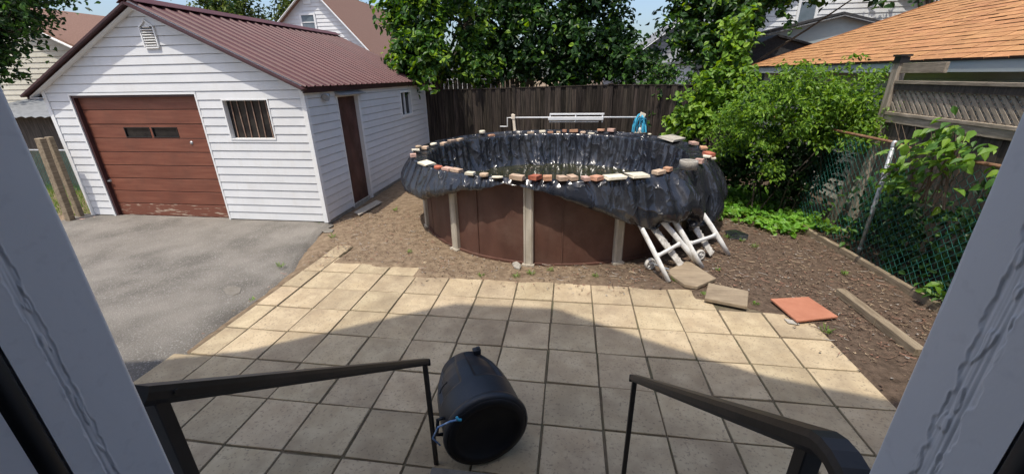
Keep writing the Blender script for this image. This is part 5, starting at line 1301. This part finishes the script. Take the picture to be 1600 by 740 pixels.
# ------------------------------------------------------------------ wheeled bin lying on its side
def bin_():
    A = Vector((-.465, 1.985, .296)); Bk = Vector((-.765, 2.545, .31)); d = (Bk-A); L = d.length; d.normalize()
    e = empty('garbage_bin', (A.x, A.y, 0), 'black round plastic garbage bin lying on its side on the pavers', 'bin')
    X = Vector((0, 0, 1)).cross(d).normalized(); Yv = d.cross(X)      # X sideways, Yv up-ish
    T = Matrix((X, Yv, d)).transposed().to_4x4(); T.translation = A-Vector((A.x, A.y, 0))
    n = 64; prof = [(.272, .0), (.286, .005), (.292, .03), (.286, .05), (.278, .06), (.277, .15), (.274, .26), (.262, .38), (.240, .48), (.205, L-.06), (.19, L-.02), (.165, L), (0, L)]
    vs = []; 
    P = []
    for k in range(n):
        q = 6.28318*k/n; row = []
        for r, z in prof:
            rr = r
            # flat moulded panels along the body
            if .16 < z < L-.02:
                c = math.cos((q-math.pi*.5)*2)
                if c > .55: rr -= .014*min(1, (c-.55)*6)
            row.append(tuple(T @ Vector((rr*math.cos(q), rr*math.sin(q), z))))
        P.append(row)
    # dense along z for crisp panels
    zz = []; 
    for (r0, z0), (r1, z1) in zip(prof[:-1], prof[1:]):
        k = 9 if z1-z0 > .05 else 1
        for i in range(k): zz.append((r0+(r1-r0)*i/k, z0+(z1-z0)*i/k))
    zz.append(prof[-1]); n = 160
    P = np.zeros((n, len(zz), 3))
    for k in range(n):
        q = 6.28318*k/n
        for j, (r, z) in enumerate(zz):
            rr = r
            if .24 < z < L-.03 and r > .1:
                for ctr, hw in ((1.95, .42), (.75, .42), (3.4, .5)):
                    f = abs(q-ctr)
                    if f < hw: rr -= .024*sst(0, .035, hw-f)*sst(.24, .265, z)*sst(L-.03, L-.06, z) if True else 0
            P[k, j] = T @ Vector((rr*math.cos(q), rr*math.sin(q), z))
    link('body', grid_mesh('body', P, M['bin'], True, wrap=True), e)
    m = MB(); m.lathe([(0, .035), (.08, .03), (.10, .02), (.20, .018), (.215, -.004), (.235, -.012), (.262, -.010), (.270, .004), (.272, .02)], 64, 0, T); lid = m.build('lid', M['bindark'], e, smooth=True)
    # side handle, rear lug and hasp
    q = math.pi*.04; a = T @ Vector((.272*math.cos(q), .272*math.sin(q), .12)); 
    m = MB(); w = T.to_3x3() @ Vector((math.cos(q), math.sin(q), 0)); t = T.to_3x3() @ Vector((-math.sin(q), math.cos(q), 0))
    m.tube([a-t*.07, a-t*.065+w*.04, a+t*.065+w*.04, a+t*.07], .012, 8); m.build('side_handle', M['bin'], e, smooth=True)
    q = 2.1; a = T @ Vector((.20*math.cos(q), .20*math.sin(q), L-.03)); w = T.to_3x3() @ Vector((math.cos(q), math.sin(q), 0))
    m = MB(); m.box(a+w*.005, (.06, .05, .05), T.to_3x3()); m.box(a+w*.03, (.03, .03, .03), T.to_3x3()); m.build('wheel_lug', M['bin'], e, bevel=.006)
    q = .62; a = T @ Vector((.268*math.cos(q), .268*math.sin(q), .33)); w = T.to_3x3() @ Vector((math.cos(q), math.sin(q), 0)); t = T.to_3x3() @ Vector((-math.sin(q), math.cos(q), 0)); dz = T.to_3x3() @ Vector((0, 0, 1))
    m = MB(); m.tube([a-t*.05, a-t*.02+w*.001+dz*.012, a+t*.02+w*.001+dz*.012, a+t*.05], .006, 6); m.build('moulded_grip', M['bin'], e)
    c = empty('elastic_cord', (A.x-.28, A.y, .3), 'blue and white cord tied between the bin lid and the left railing post', 'cord'); cl = -c.location
    p0 = gp(716, 655, .53); p1 = gp(703, 658, .50); p2 = gp(684, 667, .44); p3 = gp(676, 684, .36); p4 = gp(688, 695, .28)
    m = MB(); m.tube([p0, p1, p2, p3, p4], .006, 6); o = m.build('cord_strand', M['bluecord'], c, smooth=True); o.location = cl
    m = MB(); m.tube([p0+Vector((.02, 0, 0)), p0, p0+Vector((-.01, 0, .02))], .009, 6); o = m.build('cord_hook', M['blue'], c, smooth=True); o.location = cl
bin_()

# ------------------------------------------------------------------ steps and railings
def steps_rails():
    e = empty('concrete_steps', (-.17, 1.1, 0), 'grey concrete steps going down from the doorway between the railings', 'steps'); loc = Vector((.17, -1.1, 0))
    for i in range(4):
        m = MB(); y1 = 1.80-.30*i; m.b2((-.80, .39, -.05 if i == 0 else .155+.18*(i-1)+.001), (.39, y1, .155+.18*i)); o = m.build('step', M['concrete'], e, bevel=.008, seg=2); o.location = loc
    for k, (X, lab) in enumerate(((-.83, 'left black metal stair railing'), (.42, 'right black metal stair railing with curled end'))):
        e = empty('stair_railing', (X, 1.95, 0), lab, 'railing', 'railings of the back steps'); loc = Vector((-X, -1.95, 0)); 
        def B(m, n, **kk): o = m.build(n, M['rail'], e, **kk); o.location = loc; return o
        yf, zf = 1.97, .845; yn, zn = (.53, 1.905) if k == 0 else (.545, 1.93)
        m = MB(); f = Vector((X, yf, zf)); nn = Vector((X, yn, zn)); dd = (nn-f).normalized()
        up = Vector((1, 0, 0)).cross(dd); up = -up if up.z < 0 else up
        w = .024; sec = [(-w, .004), (-w*.8, .016), (w*.8, .016), (w, .004), (w, -.012), (w*.55, -.024), (-w*.55, -.024), (-w, -.012)]
        def ring(c, t):
            u = Vector((1, 0, 0)).cross(t); u = -u if (u.dot(up) < 0) else u
            return [c+Vector((x, 0, 0))+u*z for x, z in sec]
        path = [(f, dd), (nn, dd)]
        if k == 1:
            ang0 = math.atan2(dd.z, dd.y); c0 = nn; t = dd.copy(); c = nn.copy(); path = [(f, dd), (nn, dd)]
            for i in range(1, 9):   # end curls over and down
                a = i/8*math.radians(125); t = Matrix.Rotation(a, 3, 'X') @ dd; c = c+t*.022; path.append((c.copy(), t.copy()))
            c = c+t*.05; path.append((c.copy(), t.copy()))
        vs = []; n = len(sec)
        up0 = up.copy(); rings = []
        for i, (c, t) in enumerate(path):
            q = dd.rotation_difference(t); u = q @ up0; rings.append([c+Vector((x, 0, 0))+u*z for x, z in sec])
        for r_ in rings: vs += r_
        fs = [(i*n+j, i*n+(j+1) % n, (i+1)*n+(j+1) % n, (i+1)*n+j) for i in range(len(rings)-1) for j in range(n)]+[tuple(range(n)), tuple((len(rings)-1)*n+j for j in range(n))]
        m.add(vs, fs); B(m, 'handrail')
        m = MB(); m.bar(f+dd*.03-Vector((0, 0, .0)), (X, f.y+dd.y*.03, 0), .026, .026, 0, (1, 0, 0)); B(m, 'post', bevel=.002)
        m = MB(); m.bar(nn-dd*.03, (X, (nn-dd*.03).y, .55), .03, .03, 0, (1, 0, 0)); B(m, 'post', bevel=.002)
        m = MB(); m.b2((X-.026, f.y-.005, zf-.03), (X+.026, f.y+.005, zf+.014)); B(m, 'end_cap')
        m = MB(); q = nn-dd*.06; m.tube([(X+w, q.y, q.z), (X+w+.004, q.y, q.z)], .006, 8); B(m, 'bolt')
steps_rails()

# ------------------------------------------------------------------ own house: doorway, walls and roof
def own_house():
    e = empty('house', (0, .2, 0), 'white painted door frame and back wall of the house around the doorway', 'house'); loc = Vector((0, -.2, 0))
    def B(m, n, mt, par=None, **k): 
        o = m.build(n, M[mt], par or e, **k)
        if not par: o.location = loc
        return o
    XL, XR, YO = -.574, .336, .37
    m = MB(); YI = .10
    m.b2((-5.6, YI, 0), (XL-.12, .34, 3.3)); m.b2((XR+.12, YI, 0), (4.0, .34, 3.3)); m.b2((XL-.12, YI, 2.98), (XR+.12, .34, 3.3)); m.b2((XL-.12, YI, 0), (XR+.12, .34, .86))
    m.b2((-5.6, -7, 0), (-5.45, YI, 3.3)); m.b2((3.85, -7, 0), (4.0, YI, 3.3)); m.b2((-5.6, -7.15, 0), (4.0, -7, 3.3)); m.b2((-5.45, -7, .80), (3.85, YI, .86))
    wall = B(m, 'wall', 'houseback')
    prof = [(-6.6, 4.9), (-5.08, 5.80), (-4.31, 6.51), (-3.21, 9.02), (-3.0, 9.40), (-1.83, 9.44), (-.48, 7.95), (.48, 7.03), (1.41, 6.56), (4.6, 4.4)]
    m = MB(); m.prism([(x, .30, z-.02) for x, z in prof[1:-1]]+[(4.0, .30, 3.3), (-5.6, .30, 3.3)], (0, -7.3, 0)); B(m, 'gable', 'houseback')
    for (a, b) in zip(prof[:-1], prof[1:]):
        m = MB(); m.prism([(a[0], .45, a[1]-.12), (b[0], .45, b[1]-.12), (b[0], .45, b[1]), (a[0], .45, a[1])], (0, -7.7, 0)); B(m, 'roof', 'brownroof')
    # jambs with flaking paint seams
    for side, X in ((-1, XL), (1, XR)):
        ny, nzv = 150, 900; ys = np.linspace(YO, .275, ny); zs = np.linspace(.86, 2.98, nzv); P = np.zeros((ny, nzv, 3))
        seam = .305 if side < 0 else .318; bw = .006 if side < 0 else .011
        for i, y in enumerate(ys):
            for j, z in enumerate(zs):
                d = 0
                sm = seam+.0025*mn.noise(Vector((z*3, side*5, 0)))
                t = (y-sm)/bw
                band = math.exp(-t*t)
                hw = bw*(1+.14*mn.noise(Vector((z*9, side*2, 3)))+.45*mn.noise(Vector((z*42, side*2, 6)))+.3*mn.noise(Vector((z*110, side*2, 8))))
                hw2 = bw*(.8+.14*mn.noise(Vector((z*8, side*2, 13)))+.45*mn.noise(Vector((z*46, side*2, 16)))+.3*mn.noise(Vector((z*120, side*2, 18))))
                inside = sst(-.0012, .0004, min(y-(sm-hw2), (sm+hw)-y))
                grain = mn.noise(Vector((y*420, z*7, side*3.0)))+.7*mn.noise(Vector((y*230, z*30, side*7.0)))
                chip = mn.noise(Vector((y*170, z*45, side*4.0+20)))
                d += inside*(-.0013+.0006*grain+(.0012 if chip > .25 else 0))
                lip = min(abs(y-(sm-hw2)), abs(y-(sm+hw))); d += .0011*math.exp(-(lip/.0013)**2)*(.4+mn.noise(Vector((z*40, y*60, side))))
                d += -.0022*math.exp(-((y-sm+bw*.40)/.0010)**2)*max(0, .6+mn.noise(Vector((z*5, 3, side))))
                d += .00035*mn.noise(Vector((y*30, z*14, 2)))
                # proud casing edge rounding
                e_ = max(0, 1-(YO-y)/.006); d -= .004*e_*e_
                bl = mn.noise(Vector((y*45, z*6, side*9+1)))
                if bl > .62: d -= .0016*min(1, (bl-.62)*20)
                P[i, j] = (X-side*d, y, z)
        o = link('door_jamb', grid_mesh('door_jamb', P, M['jamb'], True), e, loc)
        m = MB(); m.b2((X+side*.006, .275, .86), (X+side*.12, YO-.001, 2.98)); m.build('casing_core', M['jamb'], o)
        m = MB(); m.tube([(X+side*.004, .262, .86), (X+side*.004, .262, 2.98)], .011, 12); m.build('weather_strip', M['gasket'], o, smooth=True)
        m = MB(); m.b2((X-side*.002, .10, .86), (X+side*.12, .250, 2.98)); m.build('door_stop', M['jamb'], o)
    m = MB(); m.b2((XL-.12, .12, 2.98), (XR+.12, YO, 3.1)); B(m, 'door_head', 'jamb')
    m = MB(); m.b2((XL, .10, .861), (XR, .40, .885)); B(m, 'door_sill', 'concrete')
own_house()
